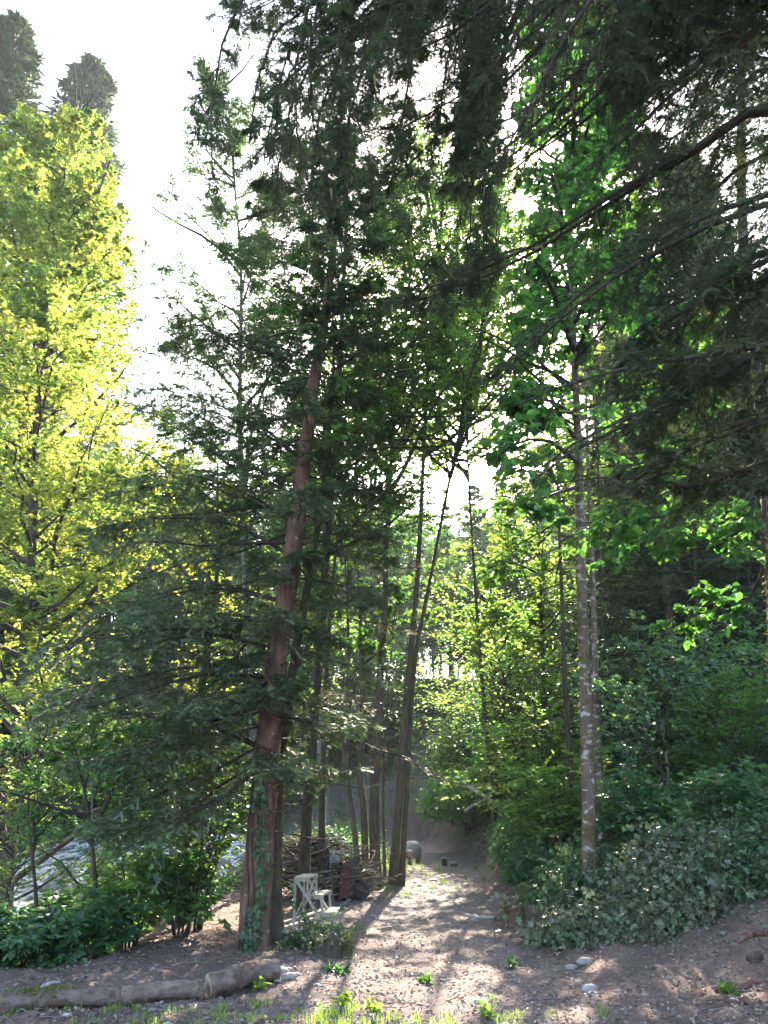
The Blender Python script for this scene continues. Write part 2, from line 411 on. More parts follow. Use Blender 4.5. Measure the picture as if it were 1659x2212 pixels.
d_ = np.maximum(X-np.interp(Y, XR_Y, XR_X), Y-np.interp(X, YB_X, YB_Y))
steep = sstep(0, .9, d_)*sstep(17, 20, Y)
scree = sstep(2.5, -1, X)*sstep(33, 35, Y)*sstep(46, 38, Y+X*.4)*sstep(-12, -6, X)
mossv = np.clip(.7*sstep(.3+2.2*(Y < 13.5), 1.6+2.6*(Y < 13.5), d_)*(1-scree)+.25*sstep(-3.0, -5, X)*sstep(8, 10, Y)+.35*np.exp(-((X+.1)/1.0)**2-((Y-16.9)/.9)**2)*1.5, 0, 1)
pathv = np.clip(pth*np.interp(Y, [8, 12, 16], [.3, .55, 1.0])+.8*scree+.15, 0, 1)
G = Geo(); ny, nx = X.shape; idx = np.arange(nx*ny).reshape(ny, nx)
G.add(np.stack([X, Y, Z], -1), np.stack([idx[:-1, :-1], idx[:-1, 1:], idx[1:, 1:], idx[1:, :-1]], -1).reshape(-1, 4), 0, True)
tag(G.build('ground', M['ground'], attrs={'path': pathv.ravel(), 'moss': mossv.ravel()}), 'brown leaf-strewn forest floor with a grey gravel track', kind='structure')
# stream
wy = np.linspace(11, 38, 60); wx = np.linspace(-7, 6.5, 16)
WX = rc(wy)[:, None]+wx[None]; WY = np.repeat(wy[:, None], 16, 1)
WZ = -1.5+.072*(np.clip(WY-13, 0, 24))-.10+.05*np.sin(WX*3+WY)*np.sin(WY*2.3)
G = Geo(); idx = np.arange(60*16).reshape(60, 16)
G.add(np.stack([WX, WY, WZ], -1), np.stack([idx[:-1, :-1], idx[:-1, 1:], idx[1:, 1:], idx[1:, :-1]], -1).reshape(-1, 4), 0, True)
tag(G.build('stream', M['water']), 'white rushing water of a shallow mountain stream', kind='structure')

# ------------------------------------------------------------ tree builders
def trunk_mesh(name, path, r0, r1, matl, parent, origin, k=14, rng=None, flare=.35, power=.8, extra=None):
    n = len(path); s = np.linspace(0, 1, n)
    r = r0*(1-s**power)+r1*s**power
    L = np.r_[0, np.cumsum(np.linalg.norm(np.diff(path, axis=0), axis=1))]
    r = r*(1+flare*np.exp(-L/.35))
    V, F = tube(path, r, k, .035, rng or np.random.default_rng(1))
    g = Geo(); g.add(V, F, 0, True)
    if extra: extra(g)
    return g.build(name, matl, parent, origin)
def px_path(pts, Yd, n=26, base=True):
    P = [at(p[0], p[1], (p[2] if len(p) > 2 else Yd)) for p in pts]
    if base:
        b = P[0].copy(); b[2] = h1(b[0], b[1])-.12
        if b[2] < P[0][2]-.05: P[0] = b
        else: P[0] = b
    return smooth_path(P, n)
def branches_on(path, rng, zlo, zhi, n, Lf, e_lo=-.15, e_hi=.35, sag=.18, lift=.10, P=7, azf=None, aziw=None):
    """conifer branches: start points spread over the trunk between two heights"""
    L = np.r_[0, np.cumsum(np.linalg.norm(np.diff(path, axis=0), axis=1))]
    s = np.linspace(0, 1, n)+rng.random(n)/n*.8; s = np.clip(s, 0, 1)
    z = zlo+(zhi-zlo)*s
    pz = path[:, 2]
    px = np.interp(z, pz, path[:, 0]); py = np.interp(z, pz, path[:, 1])
    az = np.arange(n)*2.399+rng.random(n)*.7
    if aziw is not None: az = aziw(az, rng)
    ln = Lf(s)*(1+.18*rng.standard_normal(n)).clip(.5, 1.4)
    if azf is not None: ln = ln*azf(az)
    el = e_lo+(e_hi-e_lo)*s+.10*rng.standard_normal(n)
    u = np.linspace(0, 1, P)
    hd = np.stack([np.cos(az), np.sin(az), 0*az], -1)
    pts = np.stack([px, py, z], -1)[:, None]+hd[:, None]*(ln[:, None]*u)[..., None]
    pts[:, :, 2] += ln[:, None]*(np.tan(el)[:, None]*u-sag*u**1.7+lift*u**3.5)
    wig = rng.standard_normal((n, P, 3))*.02*ln[:, None, None]*u[None, :, None]
    return pts+wig
def conifer_crown(g, B, rng, twigs=24, shoots=12, ssize=.11, swid=.045, tmpl=T_COMB, tip=True, m=1, mt=2, twl=.36, tg=-.10, rb=.018, mossn=0, t0=.18, mm=3, dens_tip=.25, per_axis=14, ang=1.0, sub=0, sub_sh=5, tilt=.2):
    ln = np.linalg.norm(B[:, -1]-B[:, 0], axis=1)
    wood(g, B, .006+rb*(ln/2.5), .003, 4, 0)
    T1 = spawn(B, twigs, rng, t0, .97, lambda t: twl*np.minimum(1, (1.04-t)**.75)*np.minimum(1, .35+(t-t0)*2.2), ang, True, tg, 4, .3, .2, .04, tilt)
    tl_ = np.linalg.norm(T1[:, -1]-T1[:, 0], axis=1); T1 = T1[rng.random(len(T1)) < tl_/(2.2*ssize)+.25]
    wood(g, T1, .0045, .0015, 3, 0)
    if sub:
        T2 = spawn(T1, sub, rng, .12, .95, lambda t: .42*(1.1-.7*t), .85, True, -.25, 3, .3, .15, .03, .4)
        leaves(g, T2, sub_sh, rng, ssize, swid, .7, tmpl, m, .05, 1, True, .5, .06, .2, .4)
    leaves(g, T1, shoots, rng, ssize, swid, .75, tmpl, m, .08, .96, True, .25, .03, .2, .2)
    lg_ = ln > 1.1
    for q_, n_q in ((lg_, per_axis), (~lg_, max(6, per_axis//3))):
        if q_.any(): leaves(g, B[q_], n_q, rng, ssize, swid, .7, tmpl, m, t0, .98, True, .35, 0, .2, .3)
    if tip:
        k = rng.random(len(T1)) < dens_tip*2
        leaves(g, T1[k], 2, rng, ssize*.8, swid*1.05, .35, tmpl, mt, .93, 1.0, True, .2, 0, .2, .2)
        leaves(g, B, 3, rng, ssize, swid*1.1, .5, tmpl, mt, .95, 1.0, True, .2, 0, .2, .2)
    if mossn:
        C = np.concatenate([B]); t = rng.random((len(C), mossn))*.7; f = t*(C.shape[1]-1); i = f.astype(int)
        n_ = np.arange(len(C))[:, None]; p = C[n_, i]+(C[n_, i+1]-C[n_, i])*(f-i)[..., None]
        p = p.reshape(-1, 3); d = nrm(np.array([0, 0, -1.])+.15*rng.standard_normal(p.shape))
        place(g, p, d, rng, .14, .022, T_STRIP, mm, 1, .5, nor=rng.standard_normal(p.shape))
        q = T1[rng.random(len(T1)) < .3].reshape(-1, 3); d = nrm(np.array([0, 0, -1.])+.2*rng.standard_normal(q.shape))
        place(g, q, d, rng, .09, .016, T_STRIP, mm, 1, .5, nor=rng.standard_normal(q.shape))
def broad_crown(g, limbs, rng, nsub=8, ntw=7, nlf=8, size=.08, wid=.055, tmpl=T_DIA, m=1, subl=.45, twl=.4, sr=.012, grav=.0, nj=.4, droop=.15, keep=None, ang=.85, sflat=False, k=3, st0=.2, lr=None, mat2=None, f2=0.):
    ln = np.linalg.norm(limbs[:, -1]-limbs[:, 0], axis=1)
    wood(g, limbs, (.008+.012*ln) if lr is None else lr, .005, 5, 0)
    S1 = spawn(limbs, nsub, rng, st0, 1.0, lambda t: subl*(1.15-t*.75), .85, sflat, grav, 5, .25, .2, .05)
    if keep is not None: S1 = S1[keep(S1[:, -1])]
    wood(g, S1, sr*.6, .003, 3, 0)
    T1 = spawn(S1, ntw, rng, .15, 1.0, lambda t: twl*(1.1-t*.6), .8, True, grav*.5, 4, .3, .2, .05, .35)
    if keep is not None: T1 = T1[keep(T1[:, -1])]
    wood(g, T1, .004, .0015, 3, 0)
    leaves(g, T1, nlf, rng, size, wid, ang, tmpl, m, .1, 1, True, nj, droop, .25, .35)
    if mat2 is not None: leaves(g, T1[rng.random(len(T1)) < f2], nlf, rng, size, wid, ang, tmpl, mat2, .1, 1, True, nj, droop, .25, .35)
    return T1
def tree(name, label, cat, group, path, r0, r1, bark, crown_fn, crown_mats, k=14, rng=None, power=.8, flare=.35, extra=None):
    base = path[0].copy(); base[2] += .12
    e = empty(name, base, label, cat, group)
    trunk_mesh('trunk', path, r0, r1, bark, e, base, k, rng, flare, power, extra)
    g = Geo(); crown_fn(g)
    if g.n: g.build('crown', crown_mats, e, base)
    return e
def moss_tufts(g, path, rr, rng, n, zmax, size=.03, mat=1):
    """short moss clinging to a trunk"""
    i = rng.integers(0, len(path)-1, n); f = rng.random(n)[:, None]
    p = path[i]*(1-f)+path[i+1]*f; a = rng.random(n)*6.283
    o = np.stack([np.cos(a), np.sin(a), 0*a], -1); r = np.interp(p[:, 2], path[:, 2], rr)
    p = p+o*r[:, None]*.97; k = p[:, 2] < zmax
    place(g, p[k], nrm(o[k]+.6*rng.standard_normal((k.sum(), 3))), rng, size, size*.5, T_STRIP, mat, 1)

# ------------------------------------------------------------ the near trees
def proj(p):
    """pixel of a world point in the photograph's preview frame"""
    q = p-np.array([0, 0, EYE]); f = q[..., 1]*CP+q[..., 2]*SP; u = q[..., 0]/f; v = (-q[..., 1]*SP+q[..., 2]*CP)/f
    return 829.5+u/K, 1106-v/K

# the big fir left of the track
rng = np.random.default_rng(11)
P = px_path([(546, 2040), (560, 1850), (590, 1500), (638, 1150), (664, 940), (684, 790), (700, 700), (722, 520), (738, 370), (748, 280)], 10.0, 36)
FIRB = P[0].copy()
def azf(az):
    c = np.cos(az); f = np.where(c < 0, 1.0+.12*(-c), 1.0-.45*c); return f*np.where(np.sin(az) < -.55, .5, 1.0)
def crown_fir(g):
    B = branches_on(P, rng, 2.0, P[-1][2]-.05, 92, lambda s: 2.9*(1-s)**.55*np.minimum(1, .75+s)+.15, -.26, .42, .16, .14, 8, azf)
    ex = [[(590, 1430, 10), (420, 1440, 10), (250, 1470, 9.8), (60, 1500, 9.6)], [(592, 1400, 10), (440, 1370, 9.6), (300, 1400, 9.2), (170, 1450, 9)], [(585, 1520, 10), (440, 1560, 9.8), (280, 1620, 9.5), (120, 1650, 9.2)],
          [(580, 1600, 10), (470, 1660, 10), (330, 1720, 9.8), (190, 1790, 9.6)], [(578, 1640, 10), (480, 1720, 9.6), (330, 1770, 9.2), (200, 1780, 9)], [(610, 1300, 10), (460, 1260, 10.4), (320, 1290, 10.4), (190, 1330, 10.4)],
          [(600, 1340, 10), (470, 1340, 9.4), (330, 1350, 9), (250, 1390, 8.8)], [(575, 1620, 10), (440, 1560, 10.6), (280, 1540, 11), (60, 1580, 11.2)], [(625, 1200, 10), (500, 1130, 10), (340, 1120, 10), (200, 1150, 10)],
          [(640, 1130, 10), (520, 1060, 9.7), (380, 1020, 9.4), (250, 1040, 9.2)], [(590, 1470, 10), (500, 1500, 9.3), (400, 1520, 8.9), (330, 1560, 8.7)], 
           [(660, 1000, 10), (560, 930, 9.6), (420, 880, 9.3), (300, 880, 9)], [(686, 800, 10), (560, 760, 9.8), (430, 720, 9.6), (340, 760, 9.4)]]
    EXB = np.array([smooth_path([at(*q) for q in e_], 8) for e_ in ex])
    B = np.concatenate([B, EXB, EXB+rng.standard_normal((len(EXB), 1, 3))*np.array([.15, .5, .18])*np.linspace(0, 1, 8)[None, :, None]])
    conifer_crown(g, B, rng, 22, 8, .095, .04, T_COMB, True, 1, 2, .44, -.20, .017, 3, .16, 4, .45, 26, sub=5, sub_sh=4, tilt=.38)
    # bare dead twigs low down
    D = branches_on(P, rng, 1.2, 3.4, 18, lambda s: 1.3+0*s, -.1, .2, .1, .1, 6)

    wood(g, D, .012, .003, 3, 0); D2 = spawn(D, 9, rng, .25, 1, lambda t: .4*(1.1-t), .9, True, -.1, 4, .3, .2, .08, .5); wood(g, D2, .004, .0015, 3, 0)
def fir_extra(g):
    pr = .235*(1-np.linspace(0, 1, len(P))**.8)+.02
    moss_tufts(g, P, pr, rng, 500, 2.2, .035, 1)
fir = tree('fir_tree', 'big fir with a thick red-brown trunk beside the log kerb', 'tree', None, P, .178, .02, [M['fir_bark'], M['dark_ivy']], crown_fir,
     [M['twig'], M['fir_needle'], M['fir_tip'], M['lichen'], M['dry_needle']], 22, rng, 1.1, .18)
# ivy climbing it
g = Geo(); n = 300; i = rng.random(n)**1.3*2.2; a = rad(262)+.28*rng.standard_normal(n)+.5*np.sin(i*2)
pz = P[0][2]+.15+i; c = np.stack([np.interp(pz, P[:, 2], P[:, 0]), np.interp(pz, P[:, 2], P[:, 1]), pz], -1)
rr = np.interp(i, [0, .5, 2.2], [.215, .19, .172]); o_ = np.stack([np.cos(a), np.sin(a), 0*a], -1)
place(g, c+o_*rr[:, None]*1.03, nrm(np.array([0, 0, -.8])+.5*rng.standard_normal((n, 3))+.25*o_), rng, .06, .055, T_LOBE, 0, .35, .3, nor=o_)
v_ = [smooth_path(np.array([[np.interp(P[0][2]+zz, P[:, 2], P[:, 0])+math.cos(aa+.3*math.sin(zz*3))*.2*(1-.07*zz), np.interp(P[0][2]+zz, P[:, 2], P[:, 1])+math.sin(aa+.3*math.sin(zz*3))*.2*(1-.07*zz), P[0][2]+zz] for zz in np.linspace(.05, 2.1, 7)]), 14) for aa in (rad(235), rad(255), rad(280))]
wood(g, np.array(v_), .009, .004, 4, 1)
tag(g.build('ivy_vine', [M['dark_ivy'], M['twig']]), 'dark ivy climbing the thick fir trunk', 'ivy')

# the mossy trunk that stands against it
rng = np.random.default_rng(12)
P = px_path([(597, 2030), (594, 1900), (600, 1700), (622, 1520), (640, 1400), (662, 1280), (684, 1150), (702, 1030), (720, 800), (716, 600)], 10.5, 30)
def cr(g):
    L = spawn(P[None, 12:], 18, rng, .1, 1, lambda t: 1.6*(1.2-.5*t), 1.0, False, .1, 6, .3, .2, .04, absl=True)
    broad_crown(g, L, rng, 6, 5, 7, .07, .045, T_LEAF, 1)
def mx(g): moss_tufts(g, P, .10*(1-np.linspace(0, 1, len(P))**.8)+.01, rng, 1500, 5.5, .035, 1)
tree('beech_tree', 'slender moss-covered trunk standing hard against the big fir', 'tree', None, P, .10, .012, [M['mossy_bark'], M['moss']], cr, [M['twig'], M['green_leaf']], 12, rng, .8, .3, mx)

# dark trees left of the fir
def simple_broad(name, label, pts, Yd, r0, seed, zfrac, nl, ll, leaf, size, wid, bark='dark_bark', nsub=7, ntw=6, nlf=8, tmpl=T_DIA, grav=.05, moss=0, group=None, power=.8, lang=1.0, keep=None, mats=None, n=26, sr=.012, cat='tree'):
    rng = np.random.default_rng(seed); P = px_path(pts, Yd, n)
    def cr(g):
        i0 = int(zfrac*len(P)); L = spawn(P[None, i0:], nl, rng, .0, 1, lambda t: ll*(1.15-.6*t), lang, False, grav, 6, .25, .2, .05, absl=True)
        broad_crown(g, L, rng, nsub, ntw, nlf, size, wid, tmpl, 1, keep=keep, sr=sr)
    def mx(g):
        if moss: moss_tufts(g, P, r0*(1-np.linspace(0, 1, len(P))**power)+.01, rng, moss, 6, .03, 1)
    return tree(name, label, cat, group, P, r0, .012, [M[bark], M['moss']], cr, mats or [M['twig'], M[leaf]], 10, rng, power, .3, mx)
simple_broad('alder_tree', 'dark-trunked alder rising from the stream bank behind the fir boughs', [(398, 2000), (412, 1800), (430, 1600), (440, 1450), (468, 1250), (470, 1000)], 12.2, .12, 21, .35, 16, 2.2, 'green_leaf', .06, .042)
simple_broad('sapling', 'thin dark sapling standing in the shrubs above the log kerb', [(210, 2080), (205, 1900), (190, 1750), (160, 1600)], 10.6, .04, 22, .5, 8, 1.1, 'green_leaf', .06, .042, n=16)
simple_broad('sapling', 'leaning thin sapling next to the white water', [(110, 2040), (75, 1900), (60, 1760), (70, 1640)], 11.2, .035, 23, .5, 8, 1.1, 'shrub_leaf', .06, .042, n=16)
simple_broad('sapling', 'forked dark sapling between stream and alder', [(265, 2060), (262, 1900), (285, 1750), (300, 1620)], 11.4, .035, 24, .5, 8, 1.1, 'green_leaf', .06, .042, n=16)

# tall airy ash in front of the gap of sky
rng = np.random.default_rng(31)
P = px_path([(560, 1860), (545, 1500), (528, 1200), (518, 900), (521, 600), (505, 380), (490, 180)], 15.0, 34)
def cr(g):
    L = spawn(P[None, 10:], 46, rng, .0, 1, lambda t: 2.3*(1.15-.6*t), .85, False, .12, 7, .3, .2, .04, absl=True)
    ex = [[(518, 860), (470, 800), (410, 770), (340, 745)], [(520, 760), (440, 700), (370, 640), (310, 600)], [(515, 1000), (430, 960), (360, 910)], [(522, 600), (460, 520), (410, 470), (350, 420)], [(508, 400), (450, 330), (420, 250)]]
    E = np.array([smooth_path([at(a, b, 15.0-.5*k) for k, (a, b) in enumerate(e)], 7) for e in ex])
    L = np.concatenate([L, E])
    def keep(p):
        x, y = proj(p); return (x > np.interp(y, [0, 150, 350, 480, 620, 760, 830, 900], [400, 360, 370, 300, 290, 340, 420, 300])+rng.normal(0, 12, len(x)))
    T1 = broad_crown(g, L, rng, 11, 9, 11, .085, .028, T_DIA, 1, .5, .4, .008, -.05, .6, .3, keep)
tree('ash_tree', 'tall slender ash with airy narrow leaflets against the open sky', 'tree', None, P, .10, .012, [M['grey_bark']], cr, [M['twig'], M['ash_leaf']], 10, rng)

# the sunlit yellow-green tree on the left
rng = np.random.default_rng(41)
P = px_path([(60, 1640), (62, 1300), (75, 1000), (95, 700), (120, 500), (150, 330), (170, 240)], 21.0, 36)
def cr(g):
    L = spawn(P[None, 1:], 135, rng, .0, 1, lambda t: 5.2*(1.15-.80*t), 1.1, False, .16, 7, .2, .2, .04, absl=True)
    def keep(p):
        x, y = proj(p)
        lim = np.interp(y, [215, 260, 420, 560, 800, 880, 960, 1080, 1250, 1330, 1450], [150, 235, 262, 300, 285, 330, 420, 400, 300, 170, 150])
        return (x < lim+rng.normal(0, 14, len(x))) & (y > 215+np.abs(x-190)*.15+rng.normal(0, 12, len(x)))
    broad_crown(g, L, rng, 11, 11, 19, .088, .07, T_DIA, 1, .42, .36, .014, 0, .45, .15, keep)
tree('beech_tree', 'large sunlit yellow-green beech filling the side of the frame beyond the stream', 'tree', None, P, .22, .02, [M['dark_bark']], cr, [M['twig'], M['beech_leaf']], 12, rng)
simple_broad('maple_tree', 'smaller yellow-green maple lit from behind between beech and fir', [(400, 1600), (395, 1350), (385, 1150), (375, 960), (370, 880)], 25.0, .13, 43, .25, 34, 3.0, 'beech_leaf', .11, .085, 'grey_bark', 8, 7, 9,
             keep=lambda p: (proj(p)[1] > 870+np.abs(proj(p)[0]-400)*.2))

# dark trunks behind the brush pile
def thin_conifer(name, label, pts, Yd, r0, seed, z0, z1, nb, Ls, matn='dry_needle', bark='dark_bark', twigs=16, shoots=7, ssize=.12, mossn=4, e=(-.2, .1), k=10, group=None, tip=False, azfn=None, swid=.045, tmpl=T_COMB4, twl=.36, mossbark=0, sag=.18, aw=None, power=.8):
    rng = np.random.default_rng(seed); P = px_path(pts, Yd, 30)
    def cr(g):
        B = branches_on(P, rng, z0, z1, nb, Ls, e[0], e[1], sag, .1, 7, azfn, aw)
        conifer_crown(g, B, rng, twigs, shoots, ssize, swid, tmpl, tip, 1, 2, twl, -.12, .014, mossn, .15, 3)
    def mx(g):
        if mossbark: moss_tufts(g, P, r0*(1-np.linspace(0, 1, len(P))**power)+.01, rng, mossbark, 6, .03, 1)
    return tree(name, label, 'tree', group, P, r0, .015, [M[bark], M['moss']], cr, [M['twig'], M[matn], M['fir_tip'], M['lichen']], k, rng, power, .3, mx)
thin_conifer('spruce_tree', 'dark spruce trunk growing out of the brush pile', [(655, 1885), (664, 1750), (680, 1540), (694, 1350), (712, 1100), (735, 760), (750, 420), (757, 120), (760, -60)], 13.2, .095, 51, 6.6, 16.5, 92, lambda s: 2.9*(1-s)**.5+.5, 'dark_needle', 'dark_bark', 26, 10, .13, 3, (-.15, .35), sag=.15, tmpl=T_COMB4, mossbark=500)
thin_conifer('spruce_tree', 'sparse spruce with dry sunlit lower boughs near the ladder', [(694, 1830), (700, 1600), (708, 1400), (730, 1150), (770, 900)], 14.5, .07, 52, 2.6, 9.6, 18, lambda s: 2.5*(1-s)**.4+.3, 'dry_needle', 'dark_bark', 18, 7, .12, 5, (-.25, .1), azfn=lambda a: 1+.35*np.cos(a-.2), mossbark=600)

# clump of mossy trunks by the stacked logs
cl = 'clump of mossy trunks beside the log stack'
E = [([(779, 1850), (764, 1780), (747, 1660), (741, 1560), (752, 1440), (748, 1250), (730, 1100)], .07, 'thin mossy trunk curving outward at the near edge of the clump', 61, .5, 12, 1.8),
     ([(792, 1848), (785, 1740), (776, 1660), (783, 1560), (780, 1400), (776, 1250), (770, 950), (780, 700)], .078, 'straight slim mossy trunk second in the clump', 62, .55, 26, 2.0),
     ([(812, 1862), (808, 1740), (812, 1600), (822, 1450), (832, 1300), (836, 1150), (860, 800), (900, 500)], .12, 'thickest mossy trunk in the middle of the clump', 63, .5, 46, 2.8),
     ([(832, 1850), (828, 1700), (834, 1560), (845, 1420), (856, 1300)], .035, 'very thin mossy stem squeezed inside the clump', 64, .7, 3, .6),
     ([(848, 1885), (858, 1780), (868, 1650), (874, 1560), (884, 1450), (902, 1250), (912, 1050), (925, 800), (950, 560), (960, 380)], .098, 'bent mossy trunk beside the stacked logs', 65, .5, 56, 2.9),
     ([(866, 1880), (878, 1720), (886, 1560), (900, 1400), (930, 1250), (975, 1020), (1020, 860), (1050, 680), (1085, 470)], .065, 'slanting slim trunk leaning over the track', 66, .5, 60, 2.6)]
for pts, r0, lab, sd, zf, nl, ll in E:
    simple_broad('hornbeam_tree', lab, pts, 17.0+.12*(sd-63), r0, sd, zf, nl, ll, 'yellow_leaf' if sd in (63, 65, 66) else 'green_leaf', .078, .058, 'mossy_bark', 8, 7, 9, group=cl, moss=450, lang=.8, grav=.1)

simple_broad('hornbeam_tree', 'slim dark trunk rising straight from the bank over the track bend', [(1070, 1770), (1044, 1500), (1022, 1200), (1006, 900), (1000, 640)], 21.0, .07, 68, .58, 46, 2.6, 'yellow_leaf', .09, .068, 'dark_bark', 8, 7, 8)
# lichen-barked tree by the ivy mound, with big leaves overhead
rng = np.random.default_rng(71)
P = px_path([(1272, 1960), (1272, 1800), (1268, 1600), (1262, 1400), (1254, 1200), (1250, 1000), (1240, 760), (1225, 400), (1212, 60)], 11.2, 34)
def cr(g):
    L = spawn(P[None, 14:], 44, rng, .0, 1, lambda t: 2.0*(1.1-.4*t), 1.15, False, -.06, 6, .25, .2, .05, absl=True)
    ex = [[(1250, 1000, 11.2), (1180, 950, 10), (1110, 960, 9.2), (1050, 1010, 8.8)], [(1248, 900, 11.2), (1170, 860, 10), (1100, 880, 9)], [(1240, 760, 11.2), (1190, 620, 9.5), (1150, 560, 8.2), (1140, 620, 8)],
          [(1235, 600, 11.2), (1200, 400, 9), (1160, 340, 7.6), (1140, 380, 7.3)], [(1230, 500, 11.2), (1240, 250, 9), (1230, 120, 8), (1200, 60, 7.5)], [(1240, 700, 11.2), (1300, 560, 9.5), (1290, 450, 8.5)],
          [(1250, 1050, 11.2), (1150, 1080, 10), (1080, 1070, 9.4)], [(1225, 420, 11.2), (1290, 200, 9), (1300, 60, 8)]]
    L = np.concatenate([L]+[smooth_path([at(*q) for q in e], 6)[None] for e in ex])
    L = L[L[:, -1, 2] > 5.3]
    def keep(p):
        x, y = proj(p); return (x > np.interp(y, [0, 200, 420, 500, 700, 850, 1000, 1100], [1120, 1120, 1110, 1150, 1100, 1060, 1010, 1060])+rng.normal(0, 15, len(x))) & (x < 1420) & (y < 1180)
    broad_crown(g, L, rng, 10, 7, 8, .125, .088, T_LEAF, 1, .5, .45, .010, -.1, .45, .35, keep)
def mx(g): moss_tufts(g, P, .105*(1-np.linspace(0, 1, len(P))**.9)+.01, rng, 1500, 7, .03, 1)
tree('lime_tree', 'pale lichen-blotched trunk rising out of the ivy mound', 'tree', None, P, .10, .02, [M['lichen_bark'], M['moss']], cr, [M['twig'], M['lime_leaf']], 16, rng, .95, .2, mx)
thin_conifer('spruce_tree', 'slim brown trunk close behind the lichen-blotched one', [(1298, 1800), (1290, 1600), (1285, 1400), (1278, 1200), (1270, 1000), (1262, 700)], 14.0, .09, 72, 9.5, 14, 26, lambda s: 1.8*(1-s)+.4, 'dark_needle', 'lichen_bark', 14, 7, .13, 2, (-.1, .2))
thin_conifer('spruce_tree', 'narrow dark trunk with curved dead boughs next to the track bank', [(1240, 1810), (1232, 1650), (1222, 1500), (1214, 1300), (1207, 1100), (1200, 900)], 15.5, .075, 73, 2.8, 10.5, 26, lambda s: 1.7+0*s, 'dark_needle', 'dark_bark', 8, 2, .10, 3, (-.35, -.1))
thin_conifer('pine_tree', 'red-brown pine trunk leaning over the slope', [(1470, 1640), (1462, 1540), (1452, 1400), (1440, 1260), (1432, 1100), (1420, 800)], 20.0, .14, 74, 9, 17, 40, lambda s: 2.4*(1-s)+.5, 'dark_needle', 'red_bark', 14, 6, .2, 0, (-.1, .3), swid=.07)
thin_conifer('pine_tree', 'thicker shaded pine trunk farther up the slope', [(1415, 1500), (1410, 1380), (1404, 1240), (1400, 1050), (1395, 700)], 25.0, .22, 75, 12, 21, 40, lambda s: 2.8*(1-s)+.5, 'dark_needle', 'red_bark', 14, 6, .22, 0, (-.1, .3), swid=.08)
thin_conifer('spruce_tree', 'black narrow spruce between lichen trunk and pines', [(1318, 1800), (1310, 1600), (1302, 1400), (1296, 1200), (1290, 900)], 18.0, .08, 76, 3.0, 9, 36, lambda s: 2.0*(1-s)**.6+.4, 'dark_needle', 'dark_bark', 14, 7, .16, 0, (-.2, .2), swid=.055)

# tree at the very edge with pale trunk and leafy arms
rng = np.random.default_rng(81)
P = px_path([(1700, 2000), (1675, 1300), (1655, 1000), (1636, 780), (1608, 560), (1600, 300), (1606, 0)], 7.8, 30)
def cr(g):
    ex = [[(1650, 980, 7.8), (1560, 1080, 8), (1400, 1120, 8.4), (1240, 1130, 8.8)], [(1655, 1020, 7.8), (1600, 1150, 7.6), (1500, 1190, 7.6), (1380, 1180, 8)], [(1665, 1180, 7.8), (1620, 1290, 8.2), (1540, 1300, 8.6), (1465, 1335, 9)],
          [(1660, 1120, 7.8), (1600, 1120, 8.4), (1530, 1140, 8.8)], [(1645, 900, 7.8), (1480, 960, 8.4), (1350, 1040, 9)], [(1640, 800, 7.8), (1500, 850, 8.4), (1380, 860, 8.8)], [(1610, 560, 7.8), (1530, 640, 8.2), (1440, 760, 8.6)], [(1650, 1000, 7.8), (1500, 1050, 7.4), (1300, 1100, 7.4)]]
    L = np.concatenate([smooth_path([at(*q) for q in e], 6)[None] for e in ex])
    broad_crown(g, L, rng, 9, 6, 7, .095, .066, T_LEAF, 1, .35, .42, .008, -.06, .4, .25, None)
def mx(g): moss_tufts(g, P, .1*(1-np.linspace(0, 1, len(P))**.9)+.02, rng, 1200, 12, .05, 1)
tree('elm_tree', 'pale mottled trunk with mossy arms and sunlit leaf sprays at the frame edge', 'tree', None, P, .105, .04, [M['lichen_bark'], M['lichen']], cr, [M['twig'], M['lime_leaf']], 16, rng, .95, .2, mx)

